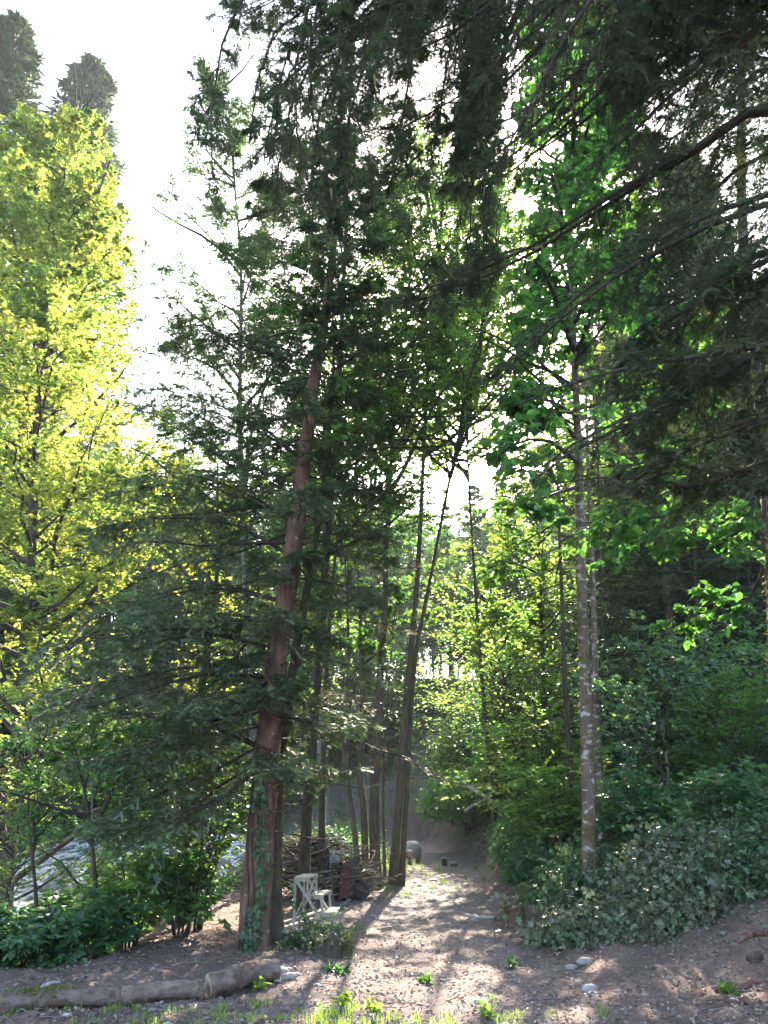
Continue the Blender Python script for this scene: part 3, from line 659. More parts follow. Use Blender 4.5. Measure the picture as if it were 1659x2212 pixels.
# great spruce outside the frame whose boughs hang across the top
rng = np.random.default_rng(91)
bx, by = 5.2, 5.6
P = smooth_path(np.array([[bx, by, h1(bx, by)-.1], [bx, by, 4], [bx+.05, by, 8], [bx+.1, by, 12], [bx+.1, by, 16]]), 20)
def cr(g):
    A = lambda *q: smooth_path([at(*p) for p in q], 9)
    R0 = lambda z: np.array([bx, by, z])
    def limb(z, *q): return smooth_path([R0(z)]+[at(*p) for p in q], 11)
    Bs = [limb(10.5, (1290, -120, 5.4), (1085, -10, 5.4), (950, 90, 5.5), (830, 140, 5.8), (740, 180, 6)),
          limb(9.0, (1400, -60, 5.2), (1276, 5, 5.2), (1200, 130, 5.3), (1140, 250, 5.4), (1090, 340, 5.6)),
          limb(11.5, (1000, -160, 6), (760, -80, 6.2), (688, 0, 6.2), (665, 150, 6.2), (682, 300, 6.2), (712, 400, 6.2)),
          limb(11.5, (1150, -150, 6), (920, -60, 6), (896, 100, 6), (872, 240, 6), (858, 330, 6)),
          limb(11.0, (1050, -160, 5.6), (700, -60, 6.4), (560, 20, 6.8), (470, 60, 7)),
          limb(11.2, (1250, -150, 6.4), (1000, 20, 6.6), (960, 200, 6.6), (930, 330, 6.6)),
          limb(11.6, (1150, -160, 6.2), (820, -60, 6.6), (620, 40, 6.8), (560, 160, 6.8), (540, 300, 6.8)),
          limb(11.6, (1150, -160, 6.6), (860, -60, 6.9), (760, 80, 7), (735, 230, 7), (745, 380, 7)),
          limb(11.2, (1200, -160, 6.4), (1000, -40, 6.4), (800, 60, 6.6), (640, 110, 6.8)),
          limb(11.2, (1200, -160, 6.0), (1060, 0, 6.2), (1010, 200, 6.2), (1000, 380, 6.2)),
          limb(9.8, (1320, -100, 5.6), (1200, 60, 5.7), (1070, 200, 5.9), (960, 300, 6.1)),
          limb(9.0, (1400, 0, 5.6), (1250, 180, 5.8), (1080, 330, 6.2), (940, 420, 6.5)),
          limb(8.2, (1659, 80, 5.5), (1480, 180, 5.6), (1352, 300, 5.7), (1240, 380, 5.8)),
          limb(7.6, (1659, 230, 5.5), (1500, 320, 5.7), (1352, 403, 6), (1128, 544, 6.6), (960, 610, 7), (850, 650, 7.2)),
          limb(7.2, (1659, 420, 5.5), (1500, 480, 5.6), (1350, 560, 5.8), (1200, 680, 6.2), (1120, 760, 6.4)),
          limb(6.6, (1659, 560, 5.5), (1520, 650, 5.6), (1400, 720, 5.8), (1300, 840, 6)),
          limb(6.0, (1659, 760, 5.6), (1520, 830, 5.8), (1400, 900, 6), (1260, 960, 6.4), (1150, 1040, 6.8)),
          limb(5.6, (1659, 900, 5.6), (1560, 940, 5.7), (1450, 990, 5.9), (1330, 1060, 6.1)),
          limb(9.6, (1659, -40, 5.3), (1500, 40, 5.3), (1400, 130, 5.4), (1320, 240, 5.5)),
          limb(9.8, (1620, -140, 5.0), (1450, -60, 5.0), (1340, 20, 5.0), (1270, 90, 5.1)),
          limb(7.9, (1659, 150, 6.4), (1560, 230, 6.6), (1450, 300, 6.8), (1380, 420, 7)),
          limb(7.0, (1659, 330, 6.4), (1560, 400, 6.6), (1450, 470, 6.8), (1340, 520, 7)),
          limb(8.6, (1659, 60, 6.2), (1540, 60, 6.4), (1430, 80, 6.6), (1330, 160, 6.8)),
          limb(6.3, (1659, 620, 6.4), (1570, 720, 6.6), (1500, 800, 6.8)),
          limb(5.1, (1659, 1010, 5.6), (1540, 1010, 5.9), (1400, 1000, 6.2), (1300, 1010, 6.4))]
    B = np.array(Bs); u_ = np.linspace(0, 1, B.shape[1])[None, :, None]
    B = np.concatenate([B]+[B[sel]+rng.standard_normal((sel.sum(), 1, 3))*np.array([.45, .5, .38])*u_ for sel in (np.arange(len(B)) >= 0, np.arange(len(B)) < 12, np.arange(len(B)) < 12)])
    wood(g, B, .042, .006, 6, 0, 1.2)
    T1 = spawn(B, 28, rng, .2, .99, lambda t: .95*(1.25-t)*np.ones_like(t), .95, True, -.30, 6, .3, .15, .03, .25, absl=True)
    wood(g, T1, .007, .002, 4, 0)
    T2 = spawn(T1, 12, rng, .08, .98, lambda t: .34*(1.15-.8*t), .8, True, -.25, 4, .3, .15, .04, .35, absl=False)
    T2 = T2[(proj(T2[:, -1])[1] > -250)]
    gx_, gy_ = proj(T2[:, -1]); hole = (gx_ > 1085) & (gx_ < 1325) & ((gy_ < 470) | ((gy_ > 520) & (gy_ < 1150)))
    T2 = T2[~hole | (rng.random(len(T2)) < .16)]
    gx_, gy_ = proj(T1[:, -1]); hole = (gx_ > 1085) & (gx_ < 1325) & ((gy_ < 470) | ((gy_ > 520) & (gy_ < 1150))); T1 = T1[~hole | (rng.random(len(T1)) < .3)]
    T2 = T2[rng.random(len(T2)) < .85]
    wood(g, T2, .003, .001, 3, 0)
    leaves(g, T2, 6, rng, .07, .03, .7, T_COMB, 1, .05, 1, True, .3, .12, .25, .25)
    leaves(g, T1, 16, rng, .075, .034, .75, T_COMB, 1, .05, 1, True, .3, .1, .25, .3)
    kk = rng.random(len(T1)) < .14; leaves(g, T1[kk], 5, rng, .09, .04, .6, T_COMB9, 2, .7, 1, True, .2, .1)
    q = np.concatenate([B[:, 2:].reshape(-1, 3)]*2)+rng.standard_normal((len(B)*9*2, 3))*.03
    place(g, q, nrm(np.array([0, 0, -1.])+.12*rng.standard_normal(q.shape)), rng, .12, .02, T_STRIP, 3, 1, .5, nor=rng.standard_normal(q.shape))
tree('spruce_tree', 'huge shading spruce whose dark drooping boughs cover the top of the picture', 'tree', None, P, .26, .05, M['fir_bark'], cr, [M['twig'], M['dark_needle'], M['fir_needle'], M['lichen']], 14, rng, .9)

# ------------------------------------------------------------ the wooded hillsides
def proto_conifer(seed, h, Lb, nb, twigs, shoots, ss, sw, leafm='dark_needle', z0=.12):
    rng = np.random.default_rng(seed)
    P = smooth_path(np.array([[0, 0, -.4], [.05, 0, h*.3], [.1*rng.standard_normal(), .1, h*.7], [0, 0, h]]), 12)
    B = branches_on(P, rng, h*z0, h*.985, nb, lambda s: Lb*(1-s)**.75+.25, -.25, .45, .12, .1, 5)
    t = Geo(); V, F = tube(P, .012*h*(1-np.linspace(0, 1, 12)*.92), 7); t.add(V, F, 0, True)
    g = Geo(); wood(g, B, .02, .004, 3, 0)
    T1 = spawn(B, twigs, rng, .15, 1, lambda t: .4*(1.1-t)**.7, 1.0, True, -.15, 3, .25, .15, .03, .2)
    leaves(g, T1, shoots, rng, ss, sw, .6, T_DIA, 1, .05, 1, True, .3, .06, .25, .3)
    leaves(g, B, 8, rng, ss, sw, .6, T_DIA, 1, .2, 1, True, .3, .05, .25, .3)
    return t, g, ['dark_bark', leafm]
def proto_broad(seed, h, ll, nl, leaf, size, wid, nsub=7, ntw=6, nlf=7, z0=.22, cz=None):
    rng = np.random.default_rng(seed)
    P = smooth_path(np.array([[0, 0, -.4], [.03*h*rng.standard_normal(), .02*h*rng.standard_normal(), h*.35], [.05*h*rng.standard_normal(), .04*h*rng.standard_normal(), h*.7], [.05*h*rng.standard_normal(), 0, h*.97]]), 14)
    t = Geo(); V, F = tube(P, .010*h*(1-np.linspace(0, 1, 14)*.9), 7); t.add(V, F, 0, True)
    g = Geo(); i0 = max(1, int(14*z0))
    L = spawn(P[None, i0:], nl, rng, 0, 1, lambda t: ll*np.sin(.5+2.3*t)*np.ones_like(t), .95, False, .12, 5, .25, .2, .05, absl=True)
    broad_crown(g, L, rng, nsub, ntw, nlf, size, wid, T_DIA, 1, .5, .45, .012, 0, .5, .2)
    return t, g, ['grey_bark', leaf]
protos = {}
def make_proto(key, spec):
    t, g, ms = spec
    mt = t.build('trunk', M[ms[0]]); mc = g.build('crown', [M['twig'], M[ms[1]]])
    protos[key] = (mt.data, mc.data)
    bpy.data.objects.remove(mt); bpy.data.objects.remove(mc)
make_proto('c1', proto_conifer(101, 17, 3.0, 110, 9, 6, .32, .10))
make_proto('c2', proto_conifer(102, 20, 2.6, 120, 9, 6, .32, .10))
make_proto('c3', proto_conifer(103, 14, 2.6, 100, 9, 6, .28, .09, 'fir_needle'))
make_proto('c4', proto_conifer(104, 30, 3.4, 230, 15, 9, .24, .055))
make_proto('b1', proto_broad(111, 14, 3.6, 34, 'far_leaf', .16, .12))
make_proto('b2', proto_broad(112, 11, 3.0, 32, 'far_leaf', .14, .11))
make_proto('b3', proto_broad(113, 16, 3.2, 36, 'green_leaf', .16, .12))
make_proto('b4', proto_broad(114, 9, 2.6, 30, 'yellow_leaf', .13, .10))
make_proto('s1', proto_broad(121, 5, 1.9, 24, 'green_leaf', .085, .062, 6, 6, 7, .1))
make_proto('s2', proto_broad(122, 3.6, 1.6, 22, 'shrub_leaf', .08, .06, 6, 6, 7, .05))
make_proto('s3', proto_broad(123, 4.6, 1.8, 24, 'far_leaf', .085, .065, 6, 6, 7, .08))
make_proto('f1', proto_conifer(131, 6.5, 1.7, 60, 9, 6, .17, .055, 'dark_needle', .05))
def put(key, name, x, y, h, label, group, rng, lean=.03, cat='tree', wide=1.0):
    dims = {'c4': 30, 'c1': 17, 'c2': 20, 'c3': 14, 'b1': 14, 'b2': 11, 'b3': 16, 'b4': 9, 's1': 5, 's2': 3.6, 's3': 4.6, 'f1': 6.5}
    e = empty(name, (x, y, h1(x, y)), label, cat, group, rng.random()*6.28)
    s = h/dims[key]; e.scale = (s*wide, s*wide, s)
    e.rotation_euler = (lean*rng.standard_normal(), lean*rng.standard_normal(), e.rotation_euler[2])
    for nm, me in zip(('trunk', 'crown'), protos[key]):
        o = bpy.data.objects.new(nm, me); COL.objects.link(o); o.parent = e
    return e
rng = np.random.default_rng(200)
ZON = {'l': 'on the far bank of the stream', 'm': 'on the hazy hillside past the bend of the track', 'r': 'on the steep slope above the ivy mound'}
KND = {'c1': ('spruce_tree', 'dense dark spruce'), 'c2': ('spruce_tree', 'narrow tall spruce'), 'c3': ('fir_tree', 'bushy fir'), 'b1': ('beech_tree', 'round-crowned pale green beech'),
       'b2': ('beech_tree', 'low spreading pale green beech'), 'b3': ('hornbeam_tree', 'tall mid-green hornbeam'), 'b4': ('maple_tree', 'small yellow-green maple')}
cnt = 0
for yy in np.arange(27, 92, 3.4):
    st = 3.3+.03*yy
    for xx in np.arange(-.62*yy-8, .62*yy+9, st):
        x = xx+rng.uniform(-1.2, 1.2); y = yy+rng.uniform(-1.3, 1.3)
        hg = h1(x, y)
        if abs(x-rc(y)) < 4.5 and y < 40: continue
        if y < 37 and abs(x-np.interp(y, PC_Y, PC_X)) < 3.2: continue
        if -6.5 < x < 3 and y < 44: continue
        az = math.degrees(math.atan2(x, y)); dist = math.hypot(x, y)
        if x > 2.5 and y < 31 and az < 17: continue
        if az < 15 and az > 1 and y < 42: continue
        kinds = ['c1', 'c2', 'b1', 'b2', 'b3', 'b1', 'b2'] if x < 6 else ['c1', 'c2', 'c3', 'b2', 'c1']
        k = kinds[rng.integers(len(kinds))]
        h = {'c1': 17, 'c2': 20, 'c3': 14, 'b1': 14, 'b2': 11, 'b3': 16, 'b4': 9}[k]*rng.uniform(.8, 1.2)
        lim = float(np.interp(az, [-33, -24, -20, -17, -8, -4, 3, 6, 14, 20, 30], [37, 31, 24, 23, 23, 25, 22.5, 21.5, 23, 38, 46]))
        lim += rng.uniform(-2.5, 1.0)
        hmax = math.tan(rad(lim))*dist+EYE-hg
        h = min(h, hmax)
        if h < 4.5: continue
        z = 'l' if x < rc(y) else ('r' if x > 7 and az > 14 else 'm')
        nm, lb = KND[k]
        put(k, nm, x, y, h, lb+' '+ZON[z], 'trees '+ZON[z], rng, .03, 'tree', max(1, (17/h)**.35) if h < 9 else 1); cnt += 1
print('forest', cnt)
for (x, y, k, h, lb) in [(-1.6, 26, 'b3', 17, 'tall hornbeam rising behind the clump of mossy trunks'), (10.4, 31, 'b1', 16, 'tall pale beech far behind the narrow dark trunk'), (-3.6, 27, 'c2', 17, 'tall spruce directly behind the big fir'), (8.4, 24, 'c1', 19, 'tall spruce between the two pine trunks'), (11.5, 26, 'c2', 22, 'tall spruce high on the slope behind the thicker pine'), (9.0, 28, 'b3', 15, 'tall shaded hornbeam far up the slope behind the leaning pine'), (10.2, 20, 'c1', 18, 'broad dark spruce on the slope nearest the frame edge')]:
    put(k, KND[k][0], x, y, h, lb, None, rng, .03, 'tree')
# three tall conifers rising behind the sunlit beech
for (px, py, Yd, k, lb) in [(30, 40, 31, 'c4', 'tall dark conifer cut off by the upper corner behind the sunlit beech'), (203, 120, 40, 'c4', 'distant spruce tip rising against the sky over the sunlit beech'), (-60, -40, 34, 'c4', 'conifer at the outer edge behind the sunlit beech')]:
    p = at(px, py, Yd); put(k, 'spruce_tree', p[0], p[1], p[2]-h1(p[0], p[1]), lb, None, rng, .01, 'tree', 1.4)
# saplings and young firs of the understorey
def under(n, xr_, yr_, keys, hr, lab, grp, seed, cond=None, name='sapling', cat='sapling', mind=1.1):
    rng = np.random.default_rng(seed); done = []; k = 0
    for _ in range(n*30):
        if k >= n: break
        x = rng.uniform(*xr_); y = rng.uniform(*yr_)
        if cond and not cond(x, y): continue
        if any((x-a)**2+(y-b)**2 < mind**2 for a, b in done): continue
        done.append((x, y)); put(keys[rng.integers(len(keys))], name, x, y, rng.uniform(*hr), lab, grp, rng, .12, cat); k += 1
pathx = lambda y: float(np.interp(y, PC_Y, PC_X))
bank = lambda x, y: x-float(np.interp(y, XR_Y, XR_X))
under(7, (4, 17), (14, 27), ['s1', 's2', 's3', 's2'], (2.0, 4.5), 'leafy green sapling in the understorey of the right slope', 'saplings on the right slope', 301, lambda x, y: bank(x, y) > 2.0 and x < .5*y+2 and x > .22*y)
under(16, (5, 16), (16, 30), ['f1'], (4, 8), 'young dark fir in the shade of the right slope', 'young firs on the right slope', 302, lambda x, y: x > .27*y, 'young_fir', 'tree', 1.8)
under(34, (1.5, 14), (22, 38), ['s1', 's2', 's2'], (2, 4.5), 'pale green sapling on the bank above the bend of the track', 'saplings above the bend', 303, lambda x, y: bank(x, y) > 1.0 and x < .27*y and (x > 4.5 or y < 34))
under(30, (-9, 2.5), (39, 50), ['s1', 's3', 'b2'], (3, 6), 'bushy green sapling at the foot of the far hillside', 'saplings on the far hillside', 304, None, mind=1.6)
under(4, (-6.2, -3.2), (12.5, 24), ['s1', 's2'], (2.2, 4.2), 'green sapling on the edge of the stream bank', 'saplings along the stream', 305, lambda x, y: x > rc(y)+3.4 and x < -3.4)
under(44, (-24, -9), (18, 36), ['s1', 'b4', 'b4'], (3, 6.5), 'green bush on the opposite bank of the stream', 'bushes across the stream', 306, lambda x, y: x < rc(y)-6.3, 'bush', 'bush', 1.5)

# ------------------------------------------------------------ shrubs near the track
def shrub(name, label, base, H_, Rd, seed, leaf, size, wid, tmpl=T_LEAF, nst=9, nsub=6, ntw=5, nlf=6, cat='bush', group=None, lean=(0, 0), grav=-.25, keep=None, nj=.35):
    rng = np.random.default_rng(seed); x, y = base; z = h1(x, y)
    a = np.arange(nst)*2.4+rng.random(nst)*.8; r = Rd*np.sqrt(rng.random(nst)); hh = H_*(.75+.4*rng.random(nst))
    u = np.linspace(0, 1, 7)
    L = np.stack([x+np.cos(a)[:, None]*(r[:, None]*u**1.3+.08)+lean[0]*u, y+np.sin(a)[:, None]*(r[:, None]*u**1.3+.08)+lean[1]*u, z-.05+hh[:, None]*(u*1.1-.1*u**2)], -1)
    e = empty(name, (x, y, z), label, cat, group)
    g = Geo(); wood(g, L, .012+.004*H_, .004, 5, 0); g.build('stem', M['twig'], e, (x, y, z))
    g = Geo()
    S1 = spawn(L, nsub, rng, .25, 1, lambda t: .45*(1.2-.6*t), .9, False, grav*.3, 5, .25, .2, .05); wood(g, S1, .006, .002, 3, 0)
    T1 = spawn(S1, ntw, rng, .1, 1, lambda t: .5*(1.1-.5*t), .8, True, grav*.3, 4, .3, .2, .05, .3)
    if keep is not None: T1 = T1[keep(T1[:, -1])]
    wood(g, T1, .003, .001, 3, 0)
    leaves(g, T1, nlf, rng, size, wid, .85, tmpl, 1, .1, 1, True, nj, .15, .3, .3)
    leaves(g, S1, nlf, rng, size, wid, .85, tmpl, 1, .3, 1, True, nj, .15, .3, .3)
    g.build('foliage', [M['twig'], M[leaf]], e, (x, y, z)); return e
# left, behind the log kerb
for i, (px, Yd, h, r, leaf, lb) in enumerate([(30, 9.3, .6, .6, 'shrub_leaf', 'broad-leaved green shrub crowding the outer end of the log kerb'), (150, 9.6, .6, .5, 'shrub_leaf', 'rounded hazel shrub behind the broken stick on the kerb'), (255, 9.9, .6, .5, 'shrub_leaf', 'low bramble-like shrub behind the middle log'),
                                              (60, 10.9, .8, .3, 'shrub_leaf', 'taller leafy shrub against the white water'), (330, 10.8, 1.0, .6, 'yellow_leaf', 'sunlit yellow-green shrub behind the red mesh tube'), (430, 10.6, .9, .6, 'green_leaf', 'dark green shrub on the bank beside the fir'),
                                              (455, 11.4, 2.2, .7, 'green_leaf', 'shaded leafy shrub between alder and fir'), (180, 11.6, .9, .4, 'green_leaf', 'shrub with thin dark stems at the water edge'), (-30, 10, .8, .5, 'green_leaf', 'shrub cut off by the frame over the outer log'), (310, 13.5, 1.0, .6, 'yellow_leaf', 'backlit shrub on the stream boulders')]):
    x = (px-829.5)*K*(Yd*CP+.4)
    shrub('shrub', lb, (x, Yd), h, r, 400+i, leaf, .075, .062, T_LEAF, 9, 6, 5, 6)
# right side shrubs
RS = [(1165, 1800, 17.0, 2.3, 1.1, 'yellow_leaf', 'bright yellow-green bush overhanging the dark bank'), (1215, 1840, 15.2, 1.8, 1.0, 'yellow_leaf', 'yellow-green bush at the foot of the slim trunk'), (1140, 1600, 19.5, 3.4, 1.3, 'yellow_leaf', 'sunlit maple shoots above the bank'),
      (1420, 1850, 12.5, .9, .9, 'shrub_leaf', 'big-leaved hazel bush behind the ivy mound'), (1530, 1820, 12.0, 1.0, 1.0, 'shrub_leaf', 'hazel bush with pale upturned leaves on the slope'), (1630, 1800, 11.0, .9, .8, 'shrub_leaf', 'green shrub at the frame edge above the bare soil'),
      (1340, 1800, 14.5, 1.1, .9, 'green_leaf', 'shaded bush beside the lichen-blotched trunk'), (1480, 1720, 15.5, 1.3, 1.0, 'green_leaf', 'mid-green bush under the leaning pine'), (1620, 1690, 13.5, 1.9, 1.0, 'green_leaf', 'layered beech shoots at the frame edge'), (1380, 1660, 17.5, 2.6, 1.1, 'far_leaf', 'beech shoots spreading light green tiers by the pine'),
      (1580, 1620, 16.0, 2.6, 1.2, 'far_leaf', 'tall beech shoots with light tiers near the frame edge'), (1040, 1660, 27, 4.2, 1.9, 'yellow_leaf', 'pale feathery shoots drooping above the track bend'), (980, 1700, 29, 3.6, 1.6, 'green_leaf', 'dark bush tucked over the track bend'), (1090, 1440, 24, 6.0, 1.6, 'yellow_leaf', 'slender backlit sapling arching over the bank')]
for i, (px, py, Yd, h, r, leaf, lb) in enumerate(RS):
    x = at(px, py, Yd)[0]
    shrub('shrub', lb, (x, Yd), h, r, 430+i, leaf, .085 if Yd < 14 else .095, .07, T_LEAF if Yd < 18 else T_DIA, 10, 7, 6, 6, grav=-.1, nj=.3)
# yellow maple tiers over the track bank
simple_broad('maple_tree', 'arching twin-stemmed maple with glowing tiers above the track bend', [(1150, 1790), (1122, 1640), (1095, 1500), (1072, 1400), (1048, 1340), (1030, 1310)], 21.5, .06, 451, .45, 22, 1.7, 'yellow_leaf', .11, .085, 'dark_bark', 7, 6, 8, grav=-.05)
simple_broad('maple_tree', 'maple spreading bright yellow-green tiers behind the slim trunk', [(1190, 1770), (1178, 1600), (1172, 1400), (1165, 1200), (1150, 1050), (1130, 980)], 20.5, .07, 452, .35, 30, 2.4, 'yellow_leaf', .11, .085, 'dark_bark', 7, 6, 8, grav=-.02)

# the ivy mound
def cover(g, cs, rng, n, size, tmpl, mat, spread=.13, down=.25, nj=.9):
    """leaves lying over a heap of ellipsoids (cx,cy,cz,rx,ry,rz)"""
    cs = np.array(cs); wgt = (cs[:, 3]*cs[:, 5]+cs[:, 3]*cs[:, 4]); k = rng.choice(len(cs), n, p=wgt/wgt.sum())
    o = nrm(rng.standard_normal((n, 3))*np.array([1, 1, 1])); o[:, 2] = np.abs(o[:, 2])*1-.25; o = nrm(o)
    p = cs[k, :3]+o*cs[k, 3:]*(1+spread*rng.standard_normal((n, 1)))
    ok = np.ones(n, bool)
    for c in cs: ok &= (((p-c[:3])/c[3:])**2).sum(1) > .80
    ok &= p[:, 2] > H(p[:, 0], p[:, 1])-.02
    p = p[ok]; o = nrm(o[ok]/cs[k[ok], 3:])
    d = nrm(np.array([0, 0, -down])+.6*rng.standard_normal(p.shape)); nn = nrm(o+.3*UP)
    place(g, p, d, rng, size, size*.95, tmpl, mat, nj, .3, nor=nn)
def mound(name, label, cs, seed, n, size, leaf, tmpl=T_LOBE, cat='ivy'):
    rng = np.random.default_rng(seed); cs = [(c[0], c[1], h1(c[0], c[1])+c[2], c[3], c[4], c[5]) for c in cs]
    b = (cs[0][0], cs[0][1], h1(cs[0][0], cs[0][1])); e = empty(name, b, label, cat)
    g = Geo()
    # tangled woody stems that carry it
    for c in cs:
        m = 26; a = rng.random(m)*6.28; u = np.linspace(0, 1, 6)
        q = np.stack([c[0]+np.cos(a)[:, None]*c[3]*u*.95, c[1]+np.sin(a)[:, None]*c[4]*u*.95, (c[2]-c[5]*.6)+(c[5]*(.3+1.2*rng.random(m)))[:, None]*np.sin(u*2.4)[None]], -1)+rng.standard_normal((m, 6, 3))*.04
        wood(g, q, .009, .003, 3, 0)
    g.build('stem', M['twig'], e, b)
    g = Geo(); cover(g, cs, rng, n, size, tmpl, 0); inner = [(c[0], c[1], c[2], c[3]*.82, c[4]*.82, c[5]*.82) for c in cs]; cover(g, inner, rng, n, size*1.1, tmpl, 0, .06)
    for c in cs:
        m = int(70*c[3]); o = nrm(rng.standard_normal((m, 3))); o[:, 2] = np.abs(o[:, 2])+.1; o = nrm(o); u = np.linspace(0, 1, 5)
        p0 = np.array(c[:3])+o*np.array(c[3:])*.85; ln = rng.uniform(.12, .42, m)
        C = p0[:, None]+(o+.5*rng.standard_normal((m, 3)))[:, None]*(ln[:, None]*u)[..., None]; C[:, :, 2] += ln[:, None]*(.5*u-.7*u**2)
        C[:, :, 2] = np.maximum(C[:, :, 2], H(C[:, :, 0], C[:, :, 1])+.02)
        wood(g, C, .004, .0015, 3, 1); leaves(g, C, 9, rng, size, size*.9, .9, tmpl, 0, .15, 1, False, .6, .2, .4)
    g.build('foliage', [M[leaf], M['twig']], e, b)
mound('ivy_mound', 'dusty grey-green ivy mound at the foot of the pale trunk', [(3.2, 9.6, .12, .45, .45, .42), (3.55, 9.5, .12, .45, .4, .38), (3.4, 10.2, .2, .5, .45, .55), (3.85, 9.9, .18, .5, .45, .48), (2.75, 9.45, .0, .4, .35, .24), (2.3, 9.7, .0, .4, .35, .20), (2.5, 10.2, .0, .45, .4, .22), (1.95, 10.1, .0, .3, .3, .20), (2.95, 9.1, .0, .3, .22, .24), (3.3, 9.1, .02, .28, .22, .26), (3.0, 10.0, .1, .3, .3, .34)], 501, 8500, .058, 'ivy_leaf')
mound('ivy_mound', 'dark green ivy spilling over the bare soil next to the grey mound', [(4.0, 9.5, .1, .55, .45, .42), (4.4, 9.8, .1, .5, .45, .45), (3.9, 10.4, .2, .8, .5, .55), (4.9, 10.4, .1, .7, .5, .5)], 502, 5000, .055, 'dark_ivy')
mound('ivy_mound', 'green leafy heap between mossy stump and pale trunk', [(2.65, 11.3, .1, .5, .5, .45), (2.95, 12.0, .1, .6, .6, .62), (2.75, 12.9, 0, .5, .6, .5)], 503, 4500, .055, 'dark_ivy')
mound('bramble_mound', 'bramble and moss curtain draping the overhanging bank', [(2.9, 15.8, .0, .6, .9, .55), (2.8, 17.4, .0, .5, .9, .6), (3.4, 16.2, .4, .8, 1.2, .7)], 504, 5200, .075, 'shrub_leaf', T_DIA, 'bramble')
mound('bush_mound', 'rounded green brush over the track bend', [(3.0, 23.5, .9, 1.2, 1.2, .8), (3.8, 21.5, .9, 1.2, 1.2, .9), (2.6, 26.0, 1.1, 1.3, 1.3, 1.2), (3.2, 29.0, 1.0, 1.3, 1.2, 1.4), (4.6, 25, 1.5, 1.6, 1.6, 1.3)], 505, 16000, .10, 'green_leaf', T_DIA, 'bush')

# low leafy cover on the slopes
rng = np.random.default_rng(520); g = Geo()
n = 60000; y = 11+37*rng.random(n)**1.5; x = rng.uniform(-.62, .62, n)*(y+2)
bk = np.maximum(x-np.interp(y, XR_Y, XR_X), y-np.interp(x, YB_X, YB_Y)); okr = (bk > .35+1.6*(y < 17)) & (np.abs(x) < .62*y+1)
okl = (x < -3.6) & (y > 10.5) & (np.abs(x-rc(y)) > 5.2) & (np.abs(x) < .62*y+1)
k = (okr | okl) & ~((x < 2.2) & (x > -7) & (y > 30) & (y < 41) & (rng.random(n) < .6)); x, y = x[k], y[k]
m = 7; x = np.repeat(x, m)+.16*rng.standard_normal(len(x)*m); y = np.repeat(y, m)+.16*rng.standard_normal(len(y)*m)
z = H(x, y)+rng.random(len(x))**1.5*.38+.02
place(g, np.stack([x, y, z], -1), nrm(rng.standard_normal((len(x), 3))*np.array([1, 1, .4])), rng, .11, .085, T_DIA, 0, .6, .4)
tag(g.build('undergrowth', M['shrub_leaf']), 'low leafy ground cover on the wooded slopes', kind='stuff')
g = Geo(); n = 2600; x = rng.uniform(-5.2, -.2, n); y = rng.uniform(18.6, 33, n); k = (x < np.interp(y, PC_Y, PC_X)-1.3) & (x > rc(y)+4.6); x, y = x[k], y[k]
hb_ = .25+.25*np.sin(1.1*x+.3)*np.sin(.8*y)+.1
x = np.repeat(x, 12)+.2*rng.standard_normal(len(x)*12); y = np.repeat(y, 12)+.2*rng.standard_normal(len(y)*12); z = H(x, y)+.03+rng.random(len(x))*np.repeat(hb_, 12).clip(.08)*1.6
place(g, np.stack([x, y, z], -1), nrm(rng.standard_normal((len(x), 3))*np.array([1, 1, .4])), rng, .085, .065, T_DIA, 0, .6, .4)
tag(g.build('undergrowth', M['far_leaf']), 'bright leafy ground cover between the brush pile and the far slope', kind='stuff')

